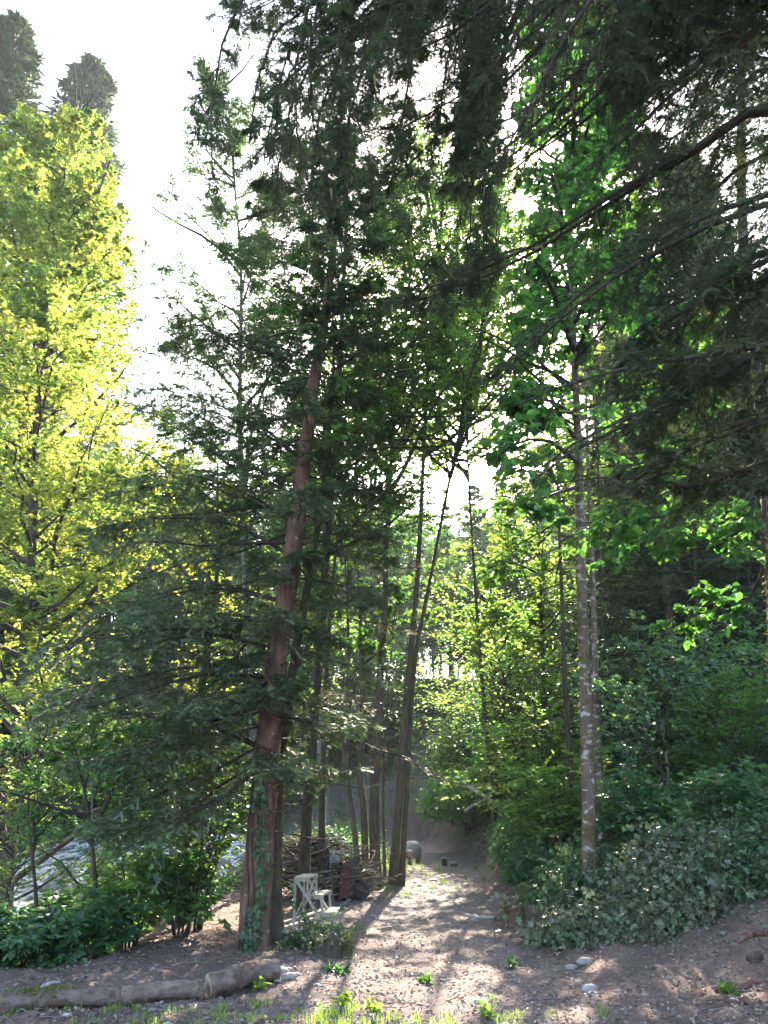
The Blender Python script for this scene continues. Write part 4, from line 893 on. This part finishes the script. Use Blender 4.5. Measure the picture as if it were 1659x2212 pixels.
# ------------------------------------------------------------ things on the ground
def gz(x, y, dz=0): return np.array([x, y, h1(x, y)+dz])
def log_thing(name, label, cat, A, B, r, matl=None, seed=1, group=None, bend=.02, endmat=None, rough=.04, r2=None, k=18, moss=0):
    rng = np.random.default_rng(seed); A = np.asarray(A, float); B = np.asarray(B, float); n = 44; k = max(k, 24)
    u = np.linspace(0, 1, n)[:, None]; L = np.linalg.norm(B-A)
    P = A*(1-u)+B*u+np.array([0, 0, 1])*bend*np.sin(u*3.1)+rng.standard_normal(3)*.01*np.sin(u*7)
    rr = np.linspace(r, r2 or r*.95, n)*(1+.03*np.sin(np.arange(n)*.37+seed)+.03*np.sin(np.arange(n)*.9+seed*2))
    V, F = tube(P, rr, k, rough*.9, rng); g = Geo(); g.add(V, F, 0, True)
    mid = (A+B)/2; e = empty(name, mid, label, cat, group); g.build('bark', matl or M['log_bark'], e, mid)
    if moss:
        g2 = Geo(); t = rng.random(moss)*.8+.1; t = np.clip(.35+.15*rng.standard_normal(moss), 0, 1) if moss < 400 else t
        a = rng.normal(0, .6, moss); dirn = nrm((B-A)[None])[0]; s_ = nrm(np.cross(dirn, UP)[None])[0]
        o_ = np.cos(a)[:, None]*UP+np.sin(a)[:, None]*s_
        place(g2, A+(B-A)*t[:, None]+o_*r*.98+UP*bend*.9, nrm(o_+.5*rng.standard_normal((moss, 3))), rng, .03, .016, T_STRIP, 0, 1)
        g2.build('moss', M['moss'], e, mid)['kind'] = 'stuff'
    for c, ring, s in ((P[0], V[:k], -1), (P[-1], V[-k:], 1)):
        d = nrm((P[-1]-P[0])[None])[0]*s; ring2 = c+(ring-c)*.97+d*.002
        g = Geo(); m = 3; vs_ = [ring2]+[c+(ring2-c)*f+d*.004*rng.random() for f in (.66, .33)]+[c[None]+d*.004]
        VV = np.concatenate(vs_); ff = []
        for q in range(2):
            for i in range(k): ff.append([q*k+i, q*k+(i+1) % k, (q+1)*k+(i+1) % k, (q+1)*k+i])
        g.add(VV, ff, 0); g.add(VV, [[2*k+i, 2*k+(i+1) % k, 3*k] for i in range(k)], 0)
        g.build('cut_end', endmat or M['cut_wood'], e, mid)
    return e
def glog(name, label, cat, p0, p1, r, **kw):
    A = gp(*p0); B = gp(*p1); A[2] += r*.9; B[2] += r*.9
    A[1] += r; B[1] += r
    return log_thing(name, label, cat, A, B, r, **kw)
gl = 'logs laid end to end as a kerb'
glog('log', 'long weathered kerb log running out of the frame, tufts of moss on it', 'log', (-14, 2196), (246, 2176), .070, seed=1, group=gl, moss=260)
glog('log', 'middle kerb log, thinner, with a dark split along its bark', 'log', (254, 2176), (436, 2162), .072, seed=2, group=gl)
glog('log', 'thickest kerb log ending at the heap of pale stones', 'log', (444, 2162), (590, 2124), .10, seed=3, group=gl, rough=.05)
def stick(name, label, cat, A, B, r, matl, seed=1, group=None, r2=None, bend=.03):
    rng = np.random.default_rng(seed); u = np.linspace(0, 1, 10)[:, None]; A = np.asarray(A, float); B = np.asarray(B, float)
    P = A*(1-u)+B*u+rng.standard_normal(3)*bend*np.sin(u*3.14)+rng.standard_normal((10, 3))*r*.25
    g = Geo(); V, F = tube(P, np.linspace(r, r2 or r*.7, 10), 8, .08, rng); g.add(V, F, 0, True)
    g.add(V, [list(range(7, -1, -1))], 0); g.add(V, [list(range(72, 80))], 0)
    return tag(g.build(name, matl), label, cat, group)
A = gp(80, 2168); B = at(129, 2120, A[1]+.25); stick('stick', 'pale broken stick propped on the outer kerb log', 'stick', A+UP*.10, B, .018, M['grey_wood'], 4, bend=.008)
# red ribbed tube
A = at(276, 2092, 9.6); B = at(350, 2083, 9.9); u = np.linspace(0, 1, 60)[:, None]
g = Geo(); V, F = tube(A*(1-u)+B*u, .040+.006*(np.arange(60) % 2), 14); g.add(V, F, 0, False); g.add(V, [list(range(13, -1, -1))], 1)
tag(g.build('drain_tube', [M['red_plastic'], M['tyre']]), 'red ribbed plastic tube lying in the leaves behind the kerb logs', 'tube')
P = smooth_path([at(200, 2136, 9.3), at(225, 2118, 9.35), at(250, 2108, 9.4), at(276, 2106, 9.5)], 14); g = Geo(); V, F = tube(P, np.linspace(.045, .03, 14), 9, .05, rng); g.add(V, F, 0, True)
tag(g.build('dead_branch', M['log_bark']), 'curved dead branch arching behind the middle kerb log', 'branch')

def stone(label, c, r, seed, sc3=(1, .8, .5), matl='stone', name='stone', group=None, sub=ICO2, rz=0, amp=.16):
    rng = np.random.default_rng(seed); V = lump(sub[0], rng, amp, 1.6)*np.array(sc3)*r
    cs_, sn = math.cos(rz), math.sin(rz); V = V@np.array([[cs_, sn, 0], [-sn, cs_, 0], [0, 0, 1]])
    g = Geo(); g.add(V, sub[1], 0, False if sub is ICO2 and r > .25 else True)
    o = g.build(name, M[matl] if isinstance(matl, str) else matl); o.location = c
    return tag(o, label, name if name != 'mossy_boulder' else 'boulder', group)
M['pale_stone'] = plain('pale_stone', (.29, .265, .245), (.19, .17, .16), 10, .8, 0, .4)
for i, (px, py, r) in enumerate([(600, 2122, .05), (613, 2118, .06), (628, 2116, .055), (606, 2108, .07), (622, 2104, .06), (640, 2110, .04), (615, 2096, .05), (600, 2094, .04)]):
    p = gp(px, py); stone('rounded pale stone in the small heap at the end of the kerb', p+UP*r*.4, r, 600+i, (1, .9, .7), 'pale_stone', group='stones heaped at the end of the kerb')
rng = np.random.default_rng(610); j = 0
for i in range(48):
    y = rng.uniform(7.4, 21); x = pathx(y)+rng.normal(0, .9+.08*(21-y)*.5); r = rng.uniform(.02, .06)*(1 if y > 12 else .7)
    if x > np.interp(y, XR_Y, XR_X)+.4 or x < -1.2: continue
    stone('flat grey stone half sunk in the gravel track', gz(x, y, r*.10), r, 620+i, (1.25, .8, .38), 'pale_stone' if rng.random() < .15 else 'stone', group='flat stones in the gravel track', rz=rng.random()*3)
for i, (px, py, r, lb) in enumerate([(1234, 2092, .045, 'upright whitish stone lying below the ivy mound'), (1262, 2080, .065, 'tan rounded stone just below the ivy leaves'), (1277, 2140, .07, 'bluish rounded cobble on the bare soil'), (1631, 2072, .09, 'dark rock sunk in the slope at the frame edge'), (935, 1903, .11, 'large flat slab in the gravel past the sunlit patch'),
                                       (930, 1948, .10, 'broad flat slab at the near rim of the gravel')]):
    p = gp(px, py); stone(lb, p+UP*r*.2, r, 700+i, (1.4, .8, .6) if i < 4 else (1.6, .8, .25), 'earth' if i == 3 else 'stone' if i == 2 else 'pale_stone', rz=.3*i)
rng = np.random.default_rng(611)
for i in range(60):
    y = rng.uniform(12.5, 30); x = rc(y)+rng.normal(0, 2.6); r = rng.uniform(.15, .5)
    stone('grey boulder washed by the stream', np.array([x, y, -1.6+.072*min(max(y-13, 0), 24)+r*.15]), r, 720+i, (1.2, .9, .75), 'stone', 'boulder', 'boulders in the stream', rz=rng.random()*3)

# stumps
def stump(label, c, r, h, seed, matl='dark_bark', jag=.3, name='tree_stump', flare=.4, moss=0, k=26, top='cut_wood', leafy=0, group=None):
    rng = np.random.default_rng(seed); e = empty(name, c, label, 'stump', group); n = 9; a = np.arange(k)*2*math.pi/k
    rows = []
    j = jag*h*(np.abs(np.sin(a*2.5+seed))*rng.random(k)+.3*rng.random(k))
    lob = 1+.12*np.sin(a*4+seed)+.06*rng.standard_normal(k)
    for i in range(n):
        u = i/(n-1); rr = r*(1+flare*math.exp(-u*5))*(1+(lob-1)*(1.4-u)); z = -.06+(h+j)*u
        rows.append(np.stack([rr*np.cos(a), rr*np.sin(a), z*np.ones(k) if np.ndim(z) == 0 else z], -1)+.012*rng.standard_normal((k, 3))*r*4)
    g = Geo(); V = np.concatenate(rows); idx = np.arange(n*k).reshape(n, k); n2 = np.roll(idx, -1, 1)
    g.add(V, np.stack([idx[:-1], n2[:-1], n2[1:], idx[1:]], -1).reshape(-1, 4), 0, True)
    if moss:
        i_ = rng.integers(0, len(V), moss); pz = V[i_]; o_ = nrm(pz*np.array([1, 1, .2])); sel = pz[:, 2] > h*.45*rng.random(moss)*2
        place(g, pz[sel]+.02*rng.standard_normal((sel.sum(), 3)), nrm(o_[sel]+UP*.5+.5*rng.standard_normal((sel.sum(), 3))), rng, .035, .018, T_STRIP, 1, 1)
    g.build('bark', [M[matl], M['moss']], e)
    g = Geo(); ring = rows[-1]; inn = ring*np.array([.75, .75, 1]); inn[:, 2] = h*.86+.03*rng.standard_normal(k)*h; mid_ = inn*np.array([.4, .4, 1]); ctr = np.array([[0, 0, h*.84]])
    V = np.concatenate([ring, inn, mid_, ctr]); f = [[q*k+i, q*k+(i+1) % k, (q+1)*k+(i+1) % k, (q+1)*k+i] for q in range(2) for i in range(k)]
    g.add(V, f, 0); g.add(V, [[2*k+i, 2*k+(i+1) % k, 3*k] for i in range(k)], 0); g.build('cut_top', M[top], e)
    if leafy:
        g = Geo(); p = np.stack([r*1.1*rng.standard_normal(leafy)*.6, r*.6*rng.standard_normal(leafy), h*(.35+.8*rng.random(leafy))], -1); p[:, 0] -= r*.5
        place(g, p, nrm(rng.standard_normal((leafy, 3))+np.array([0, -.3, -.2])), rng, .05, .045, T_LOBE, 0, .8)
        tag(g.build('ivy_tuft', M['ivy_leaf'], e), 'grey-green ivy trailing over the stump', kind='stuff')
    return e
p = gp(718, 2062); stump('dark rotten stump with jagged rim and ivy in front of the plant stand', p, .19, .20, 31, 'dark_bark', .5, moss=500, leafy=110, top='dark_bark')
p = gp(668, 2052); mound('ivy_mound', 'low ivy clump between the mossy trunk and the rotten stump', [(p[0], p[1]+.1, 0, .28, .22, .22), (p[0]+.25, p[1]+.15, 0, .2, .2, .26)], 506, 600, .045, 'dark_ivy')
p = gp(960, 1870); stump('taller of two short cut stumps standing on the track bend', p, .075, .23, 32, 'dark_bark', .02, 'cut_stump', .08)
p = gp(980, 1871); stump('lower of two short cut stumps standing on the track bend', p, .085, .13, 33, 'dark_bark', .02, 'cut_stump', .08)
p = gp(1112, 2000); stump('leaning brown root stump under moss next to the ivy mound', p, .13, .26, 34, 'fir_bark', .6, 'root_stump', .9, moss=700, top='dark_bark', leafy=120)
p = gp(1142, 1945); stone('round boulder wrapped in dark moss above the root stump', p+UP*.08, .22, 35, (1, .8, .75), 'moss_stone' if 'moss_stone' in M else plain('moss_stone', (.085, .095, .022), (.04, .05, .015), 12, .95, 0, 1.0), 'mossy_boulder', sub=ICO3, amp=.10)
A = gp(1008, 1982); B = gp(1076, 1988); stick('dead_branch', 'smooth pale branch piece at the rim of the sunlit patch', 'branch', A+UP*.03, B+UP*.03, .032, M['grey_wood'], 36)

# surface roots in the bare soil
for pts, lb in (([(1495, 2156), (1560, 2140), (1611, 2136), (1675, 2112)], 'thick brown root surfacing in the bare slope'), ([(1500, 2172), (1570, 2166), (1640, 2178)], 'lower root half buried in dead leaves at the frame edge'), ([(1590, 2040), (1630, 2024), (1680, 2010)], 'thin root crossing the soil above the dark rock')):
    P = smooth_path([gp(*q)+UP*.012 for q in pts], 16); g = Geo(); rg2 = np.random.default_rng(len(lb)); V, F = tube(P+.012*rg2.standard_normal((16, 3)), .035*np.sin(np.linspace(.5, 2.9, 16)), 8, .12, rg2); g.add(V, F, 0, True)
    tag(g.build('tree_root', M['fir_bark']), lb, 'root')

# fallen timber on the bank and beside the clump
def fallen(label, a, b, r, m='grey_wood', seed=5): return log_thing('fallen_log', label, 'log', at(*a), at(*b), r, M[m], seed, r2=r*.6, rough=.03, k=10)
fallen('longer grey fallen trunk lying on the brush above the overhang', (1000, 1690, 23), (1092, 1752, 20.5), .055, 'grey_wood', 41)
fallen('short grey fallen stem crossing under the longer one', (1005, 1752, 21), (1048, 1728, 21.5), .04, 'grey_wood', 42)
fallen('grey fallen stem half hidden in the yellow-green bush', (1097, 1722, 21), (1150, 1716, 21.5), .035, 'grey_wood', 43)
A = gp(746, 1838); B = gp(800, 1832); log_thing('fallen_log', 'pale barkless log on the grass behind the clump of trunks', 'log', A+UP*.08+np.array([0, .9, 0]), B+UP*.08+np.array([0, .9, 0]), .085, M['pale_wood'], 44, k=12)

# stacked logs by the clump
c0 = gp(886, 1868); sx = .0104
def stk(label, px, pz, r, ln, seed, m='fir_bark', tw=0.):
    A = c0+np.array([(px-886)*sx, 0, pz]); B = A+np.array([tw, ln, .03]); log_thing('log', label, 'log', A, B, r, M[m], seed, 'logs stacked by the clump of trunks', .0, M['cut_wood'], k=14)
stk('dark lowest log of the stack, against the bent trunk', 874, .09, .095, 1.1, 51)
stk('lowest log of the stack, on the track side', 893, .09, .09, 1.0, 52)
stk('pale cut log of the stack, its bright end facing the track', 868, .27, .10, .8, 53, 'grey_bark', .1)
stk('brown split log on top of the stack', 886, .26, .085, .9, 54)
stone('big rounded boulder with a mossy side behind the stacked logs', c0+np.array([.06, .8, .20]), .34, 55, (1, .9, .95), 'stone', 'boulder', sub=ICO3)

# stepped plant stand
cst = gp(684, 2004); cst[2] = h1(cst[0], cst[1])
e = empty('plant_stand', cst, 'three-tier white wooden plant stand with slatted steps', 'plant stand', None, rad(-9))
def boxg(g, c, s, mat=0, rot=None):
    v = np.array([[x, y, z] for x in (-.5, .5) for y in (-.5, .5) for z in (-.5, .5)])*np.array(s)
    if rot is not None: v = v@np.array(rot).T
    g.add(v+np.array(c), [[0, 1, 3, 2], [4, 6, 7, 5], [0, 4, 5, 1], [2, 3, 7, 6], [0, 2, 6, 4], [1, 5, 7, 3]], mat)
def beam(g, A, B, wd, th, mat=0):
    A = np.array(A, float); B = np.array(B, float); d = B-A; L = np.linalg.norm(d); d /= L; s = np.array([0, 1.0, 0]); 
    if abs(d[1]) > .9: s = np.array([1.0, 0, 0])
    n_ = np.cross(s, d); n_ /= np.linalg.norm(n_); s = np.cross(d, n_)
    boxg(g, (A+B)/2, (L, th, wd), mat, np.stack([d, s, n_], 1))
D = .50; tiers = [(-.27, -.06, .62), (-.07, .14, .415), (.12, .33, .21)]
for (x0, x1, z) in tiers:
    g = Geo()
    for q in range(4):
        wq = (x1-x0)/4; boxg(g, (x0+wq*(q+.5), 0, z), (wq*.86, D+.03, .018), 0)
    g.build('shelf', M['pale_wood'], e)
for s in (-1, 1):
    y = s*D/2*.96
    g = Geo(); beam(g, (-.25, y, .60), (-.25, y, -.02), .028, .02); g.build('leg', M['pale_wood'], e)
    g = Geo(); beam(g, (.30, y, .20), (.30, y, -.02), .028, .02); g.build('leg', M['pale_wood'], e)
    g = Geo(); beam(g, (-.235, y+s*.024, .60), (.22, y+s*.024, .0), .036, .018); g.build('stringer', M['pale_wood'], e)
    g = Geo()
    for (x0, x1, z) in tiers: beam(g, (x0, y+s*.003, z-.028), (x1, y+s*.003, z-.028), .035, .02)
    beam(g, (-.09, y, .59), (-.07, y, .40), .028, .02); beam(g, (.11, y, .385), (.13, y, .20), .028, .02)
    g.build('side_frame', M['pale_wood'], e)
g = Geo(); beam(g, (-.25, -.24, .12), (-.25, .24, .30), .03, .018); beam(g, (-.22, -.2, .02), (-.10, .2, .56), .025, .018); g.build('brace', M['pale_wood'], e)
# boards and grate on the ground beside it
for (a, b, r, lb) in (((600, 2006), (694, 1976), .035, 'long pale board lying behind the plant stand'), ((604, 2016), (690, 1990), .035, 'second pale board lying under the plant stand')):
    A = gp(*a)+UP*.05; B = gp(*b)+UP*.05; g = Geo(); beam(g, A, B, .03, .07); tag(g.build('board', M['pale_wood']), lb, 'board')
c = gp(622, 2024); g = Geo()
for q in range(5): boxg(g, (c[0]-.17+.085*q, c[1], c[2]+.045+.01*q), (.07, .30, .015), 0)
for q in (-.12, .12): boxg(g, (c[0], c[1]+q, c[2]+.02), (.42, .04, .02), 0)
tag(g.build('wooden_grate', M['pale_wood']), 'small white slatted grate on the ground at the mossy trunk', 'grate')

# step ladder leaning on the brush
c = gp(735, 1946); e = empty('step_ladder', c, 'narrow grey step ladder leaning against the brush pile', 'ladder', None, rad(38))
def tb(pts, r, k=8):
    P = np.array(pts, float); P = smooth_path(P, 12) if len(P) > 2 else P; V, F = tube(P, np.full(len(P), r), k); return V, F
for s in (-1, 1):
    g = Geo(); V, F = tb([(s*.14, 0, -.02), (s*.125, .22, 1.02)], .014); g.add(V, F, 0, True); g.build('rail', M['grey_metal'], e)
    g = Geo(); V, F = tb([(s*.125, .42, 0.0), (s*.11, .22, .72)], .011); g.add(V, F, 0, True); g.build('rear_leg', M['grey_metal'], e)
g = Geo(); V, F = tb([(-.125, .22, 1.02), (-.08, .23, 1.06), (.08, .23, 1.06), (.125, .22, 1.02)], .014); g.add(V, F, 0, True); g.build('top_handle', M['grey_metal'], e)
for z in (.10, .28, .46): g = Geo(); boxg(g, (0, z*.216+.02, z), (.27, .09, .018)); g.build('step', M['grey_wood'], e)
g = Geo(); boxg(g, (0, .18, .68), (.25, .02, .20)); g.build('top_panel', M['grey_wood'], e)

# wheelbarrow stood on its nose
c = gp(758, 1944); e = empty('wheelbarrow', c, 'rusty wheelbarrow tipped upright against the debris', 'wheelbarrow', None, rad(8))
g = Geo()
o1 = np.array([[-.23, -.20, .02], [-.23, .20, .02], [-.17, .22, .60], [-.17, -.22, .60]]); i1 = np.array([[-.04, -.13, .08], [-.04, .13, .08], [-.0, .14, .52], [-.0, -.14, .52]])
V = np.concatenate([o1, i1]); F = [[0, 1, 5, 4], [1, 2, 6, 5], [2, 3, 7, 6], [3, 0, 4, 7], [4, 5, 6, 7]]
g.add(V, F, 0); g.add(V+np.array([-.012, 0, .0]), [f[::-1] for f in F], 0)
V, F = tube(np.concatenate([o1, o1[:1]])[None], np.full((1, 5), .012), 6); g.add(V, F, 0, True); g.build('tub', M['rust'], e)
wc = np.array([.17, -.02, .155]); a = np.linspace(0, 2*math.pi, 29)
def ring(c, R, r, k=10, tilt=.5):
    ax = np.array([math.cos(tilt), 0, 0]); P = c+np.stack([R*np.cos(a)*math.cos(tilt), R*np.cos(a)*math.sin(tilt), R*np.sin(a)], -1); return tube(P, np.full(29, r), k)
we = bpy.data.objects.new('wheel', None); COL.objects.link(we); we.parent = e
g = Geo(); V, F = ring(wc, .118, .038); g.add(V, F, 0, True); g.build('tyre', M['tyre'], we)
g = Geo(); nn_ = np.array([-math.sin(.5), math.cos(.5), 0])
R_ = np.stack([.085*np.cos(a[:-1])*math.cos(.5), .085*np.cos(a[:-1])*math.sin(.5), .085*np.sin(a[:-1])], -1)
V = np.concatenate([wc+R_-nn_*.012, wc+R_*.35-nn_*.03, (wc-nn_*.034)[None], wc+R_+nn_*.012, wc+R_*.35+nn_*.03, (wc+nn_*.034)[None]])
m = 28; F4 = [[i, (i+1) % m, m+(i+1) % m, m+i] for i in range(m)]; F3 = [[m+i, m+(i+1) % m, 2*m] for i in range(m)]; o2 = 2*m+1
g.add(V, F4+[[o2+q for q in f[::-1]] for f in F4], 0, True); g.add(V, F3+[[o2+q for q in f[::-1]] for f in F3], 0, True); g.build('rim', M['rust'], we)
for s in (-1, 1):
    g = Geo(); V, F = tb([wc+np.array([0, s*.07, 0]), (.06, s*.14, .22), (-.0, s*.2, .55), (.02, s*.25, .72), (.02 if s > 0 else .14, s*.27, .80)], .013); g.add(V, F, 0, True); g.build('handle', M['green_pipe'], e)
    g = Geo(); V, F = tb([(.0, s*.15, .35), (.16, s*.13, .42), (.17, s*.13, .50)], .011); g.add(V, F, 0, True); g.build('leg', M['rust'], e)

# brush pile of cut branches
rng = np.random.default_rng(801)
pc = gp(665, 1945); n = 620
cx, cy_ = pc[0]-.05, pc[1]+.55
u = rng.random(n)**.8; a = rng.random(n)*6.28; X0 = cx+np.cos(a)*u*1.15; Y0 = cy_+np.sin(a)*u*.8
top = .95*(1-((X0-cx)/1.35)**2-((Y0-cy_)/1.05)**2).clip(0); Z0 = H(X0, Y0)+top*rng.random(n)**.6+.03
az = rng.normal(.1, .75, n)+np.where(rng.random(n) < .5, 0, math.pi); L = rng.uniform(.25, 1.0, n); el = rng.normal(0, .22, n)
dd = np.stack([np.cos(az)*np.cos(el), np.sin(az)*np.cos(el), np.sin(el)], -1); uu = np.linspace(-.5, .5, 5)
C = np.stack([X0, Y0, Z0], -1)[:, None]+dd[:, None]*(L[:, None]*uu)[..., None]+rng.standard_normal((n, 5, 3))*.02*L[:, None, None]
C[:, :, 2] = np.maximum(C[:, :, 2], H(C[:, :, 0], C[:, :, 1])+.01)
g = Geo(); r = rng.uniform(.004, .022, n)**1.0; wood(g, C, r, r*.6, 6, 0)
T = spawn(C, 3, rng, .2, 1, lambda t: .35+0*t, .7, False, 0, 4, .3); wood(g, T, .004, .0015, 3, 0)
Q = T[rng.random(len(T)) < .35]; leaves(g, Q, 6, rng, .09, .03, .7, T_COMB4, 1, .2, 1, True, .5)
tag(g.build('brush_pile', [M['dead_stick'], M['dry_needle']]), 'heap of cut dead branches behind the plant stand', 'brush pile')
rng = np.random.default_rng(802); n = 240; pc = gp(800, 1895)
X0 = pc[0]+rng.normal(0, .42, n); Y0 = pc[1]+.2+rng.normal(0, .5, n); az = rng.random(n)*6.28; L = rng.uniform(.1, .6, n); uu = np.linspace(-.5, .5, 4)
C = np.stack([X0, Y0, H(X0, Y0)+.02+.12*rng.random(n)], -1)[:, None]+np.stack([np.cos(az), np.sin(az), .3*rng.standard_normal(n)], -1)[:, None]*(L[:, None]*uu)[..., None]
g = Geo(); wood(g, C, rng.uniform(.004, .012, n), .003, 5, 0); tag(g.build('fallen_twigs', M['dead_stick']), 'scattered dead twigs at the foot of the trunk clump', 'twigs', kind='stuff')
# hanging roots under the overhang
rng = np.random.default_rng(803); n = 60; X0 = rng.uniform(2.2, 3.6, n); Y0 = rng.uniform(19.5, 24, n); u = np.linspace(0, 1, 6)
X0 = np.interp(Y0, XR_Y, XR_X)+.75+.1*rng.standard_normal(n); C = np.stack([X0[:, None]-.35*u+.04*rng.standard_normal((n, 6)), Y0[:, None]+.1*rng.standard_normal((n, 6)), (H(X0, Y0)+.05)[:, None]-rng.uniform(.3, 1.0, n)[:, None]*u], -1)
g = Geo(); wood(g, C, .012, .004, 4, 0); tag(g.build('hanging_roots', M['dead_stick']), 'thin roots dangling from the overhanging bank', 'roots', kind='stuff')

# ------------------------------------------------------------ litter, pebbles, twigs, grass
rng = np.random.default_rng(900)
def scat(n, f=1.0):
    y = 6.3+(24-6.3)*rng.random(n)**1.7; x = rng.uniform(-.55, .55, n)*(y+1); k = (x > -3.4-(y < 9)*4) & (x < np.interp(y, XR_Y, XR_X)+2.2+(y < 12.5)*3)
    return x[k], y[k]
x, y = scat(36000); pk = np.exp(-((x-np.interp(y, PC_Y, PC_X))/.9)**2)*(y > 12); k = rng.random(len(x)) > .75*pk; x, y = x[k], y[k]
k2 = rng.random(len(x)) < .3
for kk, mm in ((k2, 'pale_litter'), (~k2, 'litter')):
    xx, yy = x[kk], y[kk]; d = nrm(rng.standard_normal((len(xx), 3))*np.array([1, 1, .25])); g = Geo()
    place(g, np.stack([xx, yy, H(xx, yy)+.012+.012*rng.random(len(xx))], -1), d, rng, .030, .018, T_LEAF, 0, .45, .4)
    tag(g.build('leaf_litter', M[mm]), 'dry fallen leaves strewn over the forest floor', kind='stuff')
x, y = scat(21000); pk = np.exp(-((x-np.interp(y, PC_Y, PC_X))/1.1)**2); k = rng.random(len(x)) < .10+.9*pk*np.interp(y, [8, 12], [.35, 1]); x, y = x[k], y[k]; n = len(x)
V0 = ICO1[0]; r = rng.uniform(.005, .014, n)*(1+2.0*(rng.random(n) < .05)); Vn = V0[None]*(1+.22*rng.standard_normal((n, len(V0), 1)))*r[:, None, None]*np.array([1.2, 1, .6])
Vn = Vn+np.stack([x, y, H(x, y)+r*.2], -1)[:, None]; F = (np.arange(n)*len(V0))[:, None, None]+ICO1[1]
g = Geo(); g.add(Vn.reshape(-1, 3), F.reshape(-1, 3), 0, False)
M['pebble'] = plain('pebble', (.30, .265, .25), (.16, .14, .13), 6, .8, 0, 0, .45)
tag(g.build('gravel', M['pebble']), 'loose grey gravel and chips on the track', kind='stuff')
x, y = scat(2200); n = len(x); az = rng.random(n)*6.28; L = rng.uniform(.05, .28, n); uu = np.linspace(-.5, .5, 4)
C = np.stack([x, y, H(x, y)+.015], -1)[:, None]+np.stack([np.cos(az), np.sin(az), .08*rng.standard_normal(n)], -1)[:, None]*(L[:, None]*uu)[..., None]+.006*rng.standard_normal((n, 4, 3))
g = Geo(); wood(g, C, rng.uniform(.002, .006, n), .002, 4, 0); tag(g.build('twig_litter', M['dead_stick']), 'small dead twigs among the fallen leaves', kind='stuff')
# grass at the near edge
def grass(name, cx, cy, sx_, sy_, nt_, hb, seed, label, matn='grass_blade'):
    rng = np.random.default_rng(seed); tx = cx+sx_*rng.standard_normal(nt_); ty = cy+sy_*rng.standard_normal(nt_); m = 16
    x = np.repeat(tx, m)+.035*rng.standard_normal(nt_*m); y = np.repeat(ty, m)+.035*rng.standard_normal(nt_*m); n = len(x)
    hh = hb*np.repeat(rng.uniform(.4, 1.3, nt_), m)*rng.uniform(.6, 1.2, n); a = rng.random(n)*6.28; ln = rng.uniform(.1, .6, n)
    u = np.array([0, .45, .8, 1.0]); cen = np.stack([x[:, None]+np.cos(a)[:, None]*(hh*ln)[:, None]*u**2, y[:, None]+np.sin(a)[:, None]*(hh*ln)[:, None]*u**2, H(x, y)[:, None]+hh[:, None]*u*(1-.25*ln[:, None]*u)], -1)
    sd = np.stack([-np.sin(a), np.cos(a), 0*a], -1)[:, None]*(np.array([.5, .42, .25, 0])*.007)[None, :, None]
    Vt = np.concatenate([cen-sd, cen+sd], 1); f = np.array([[0, 4, 5, 1], [1, 5, 6, 2], [2, 6, 7, 3]]); F = (np.arange(n)*8)[:, None, None]+f
    g = Geo(); g.add(Vt.reshape(-1, 3), F.reshape(-1, 4), 0, True); tag(g.build(name, M[matn]), label, kind='stuff')
grass('grass', -.8, 7.0, .8, .2, 60, .085, 950, 'bright tufts of grass along the near edge of the clearing')
grass('grass', -2.6, 7.4, 1.0, .2, 26, .07, 951, 'thin grass in front of the kerb logs')
grass('grass', .6, 7.1, .7, .25, 12, .10, 952, 'sparse grass sprouting from the bare soil')
grass('grass', .9, 18.5, .9, 1.5, 30, .12, 953, 'short grass along the rim of the gravel track', 'green_leaf')
grass('grass', -1.6, 20.2, 1.0, 1.0, 260, .2, 955, 'bright grass behind the clump of trunks')
# small seedlings in the bare ground
def seedling(px, py, hgt, label, seed, matn='grass_blade', ln=.06):
    rng = np.random.default_rng(seed); p = gp(px, py); g = Geo(); m = 7; a = rng.random(m)*6.28; u = np.linspace(0, 1, 4)
    C = p+np.stack([np.cos(a)[:, None]*.05*u, np.sin(a)[:, None]*.05*u, hgt*(.5+.5*rng.random(m))[:, None]*u-.01], -1); wood(g, C, .003, .0015, 3, 0)
    leaves(g, C, 6, rng, ln, ln*.55, .9, T_LEAF, 1, .3, 1, False, .4, .1); tag(g.build('seedling', [M['twig'], M[matn]]), label, 'seedling')
for i, (px, py, h_, lb, mt_) in enumerate([(738, 2178, .14, 'tallest bright seedling at the near edge of the clearing', 'grass_blade'), (802, 2192, .10, 'bright seedling next to the tallest one', 'grass_blade'), (1052, 2206, .12, 'lone yellow-green seedling low on the bare soil', 'grass_blade'),
                                      (706, 2102, .08, 'low green seedling in front of the rotten stump', 'shrub_leaf'), (740, 2106, .07, 'second low green seedling past the stones', 'shrub_leaf'), (920, 2128, .08, 'pale seedling in the shaded soil', 'green_leaf'), (1110, 2092, .09, 'grassy sprig in the litter under the ivy mound', 'green_leaf'),
                                      (560, 2140, .07, 'small sprig growing against the thick kerb log', 'grass_blade'), (1580, 2160, .12, 'dry sprig beside the surfacing root', 'green_leaf')]):
    seedling(px, py, h_, lb, 960+i, mt_)

# ------------------------------------------------------------ the air
g = Geo(); boxg(g, (0, 55, 29), (200, 170, 70)); hz = g.build('haze', plain('tmp', (1, 1, 1)))
m = bpy.data.materials.new('haze_air'); m.use_nodes = True; t = m.node_tree; t.nodes.clear()
pv = t.nodes.new('ShaderNodeVolumePrincipled'); pv.inputs['Color'].default_value = (.9, .95, 1, 1); pv.inputs['Density'].default_value = .0005; pv.inputs['Anisotropy'].default_value = .2
t.links.new(pv.outputs[0], t.nodes.new('ShaderNodeOutputMaterial').inputs['Volume']); hz.data.materials[0] = m
tag(hz, 'thin pale haze hanging over the valley', kind='stuff')
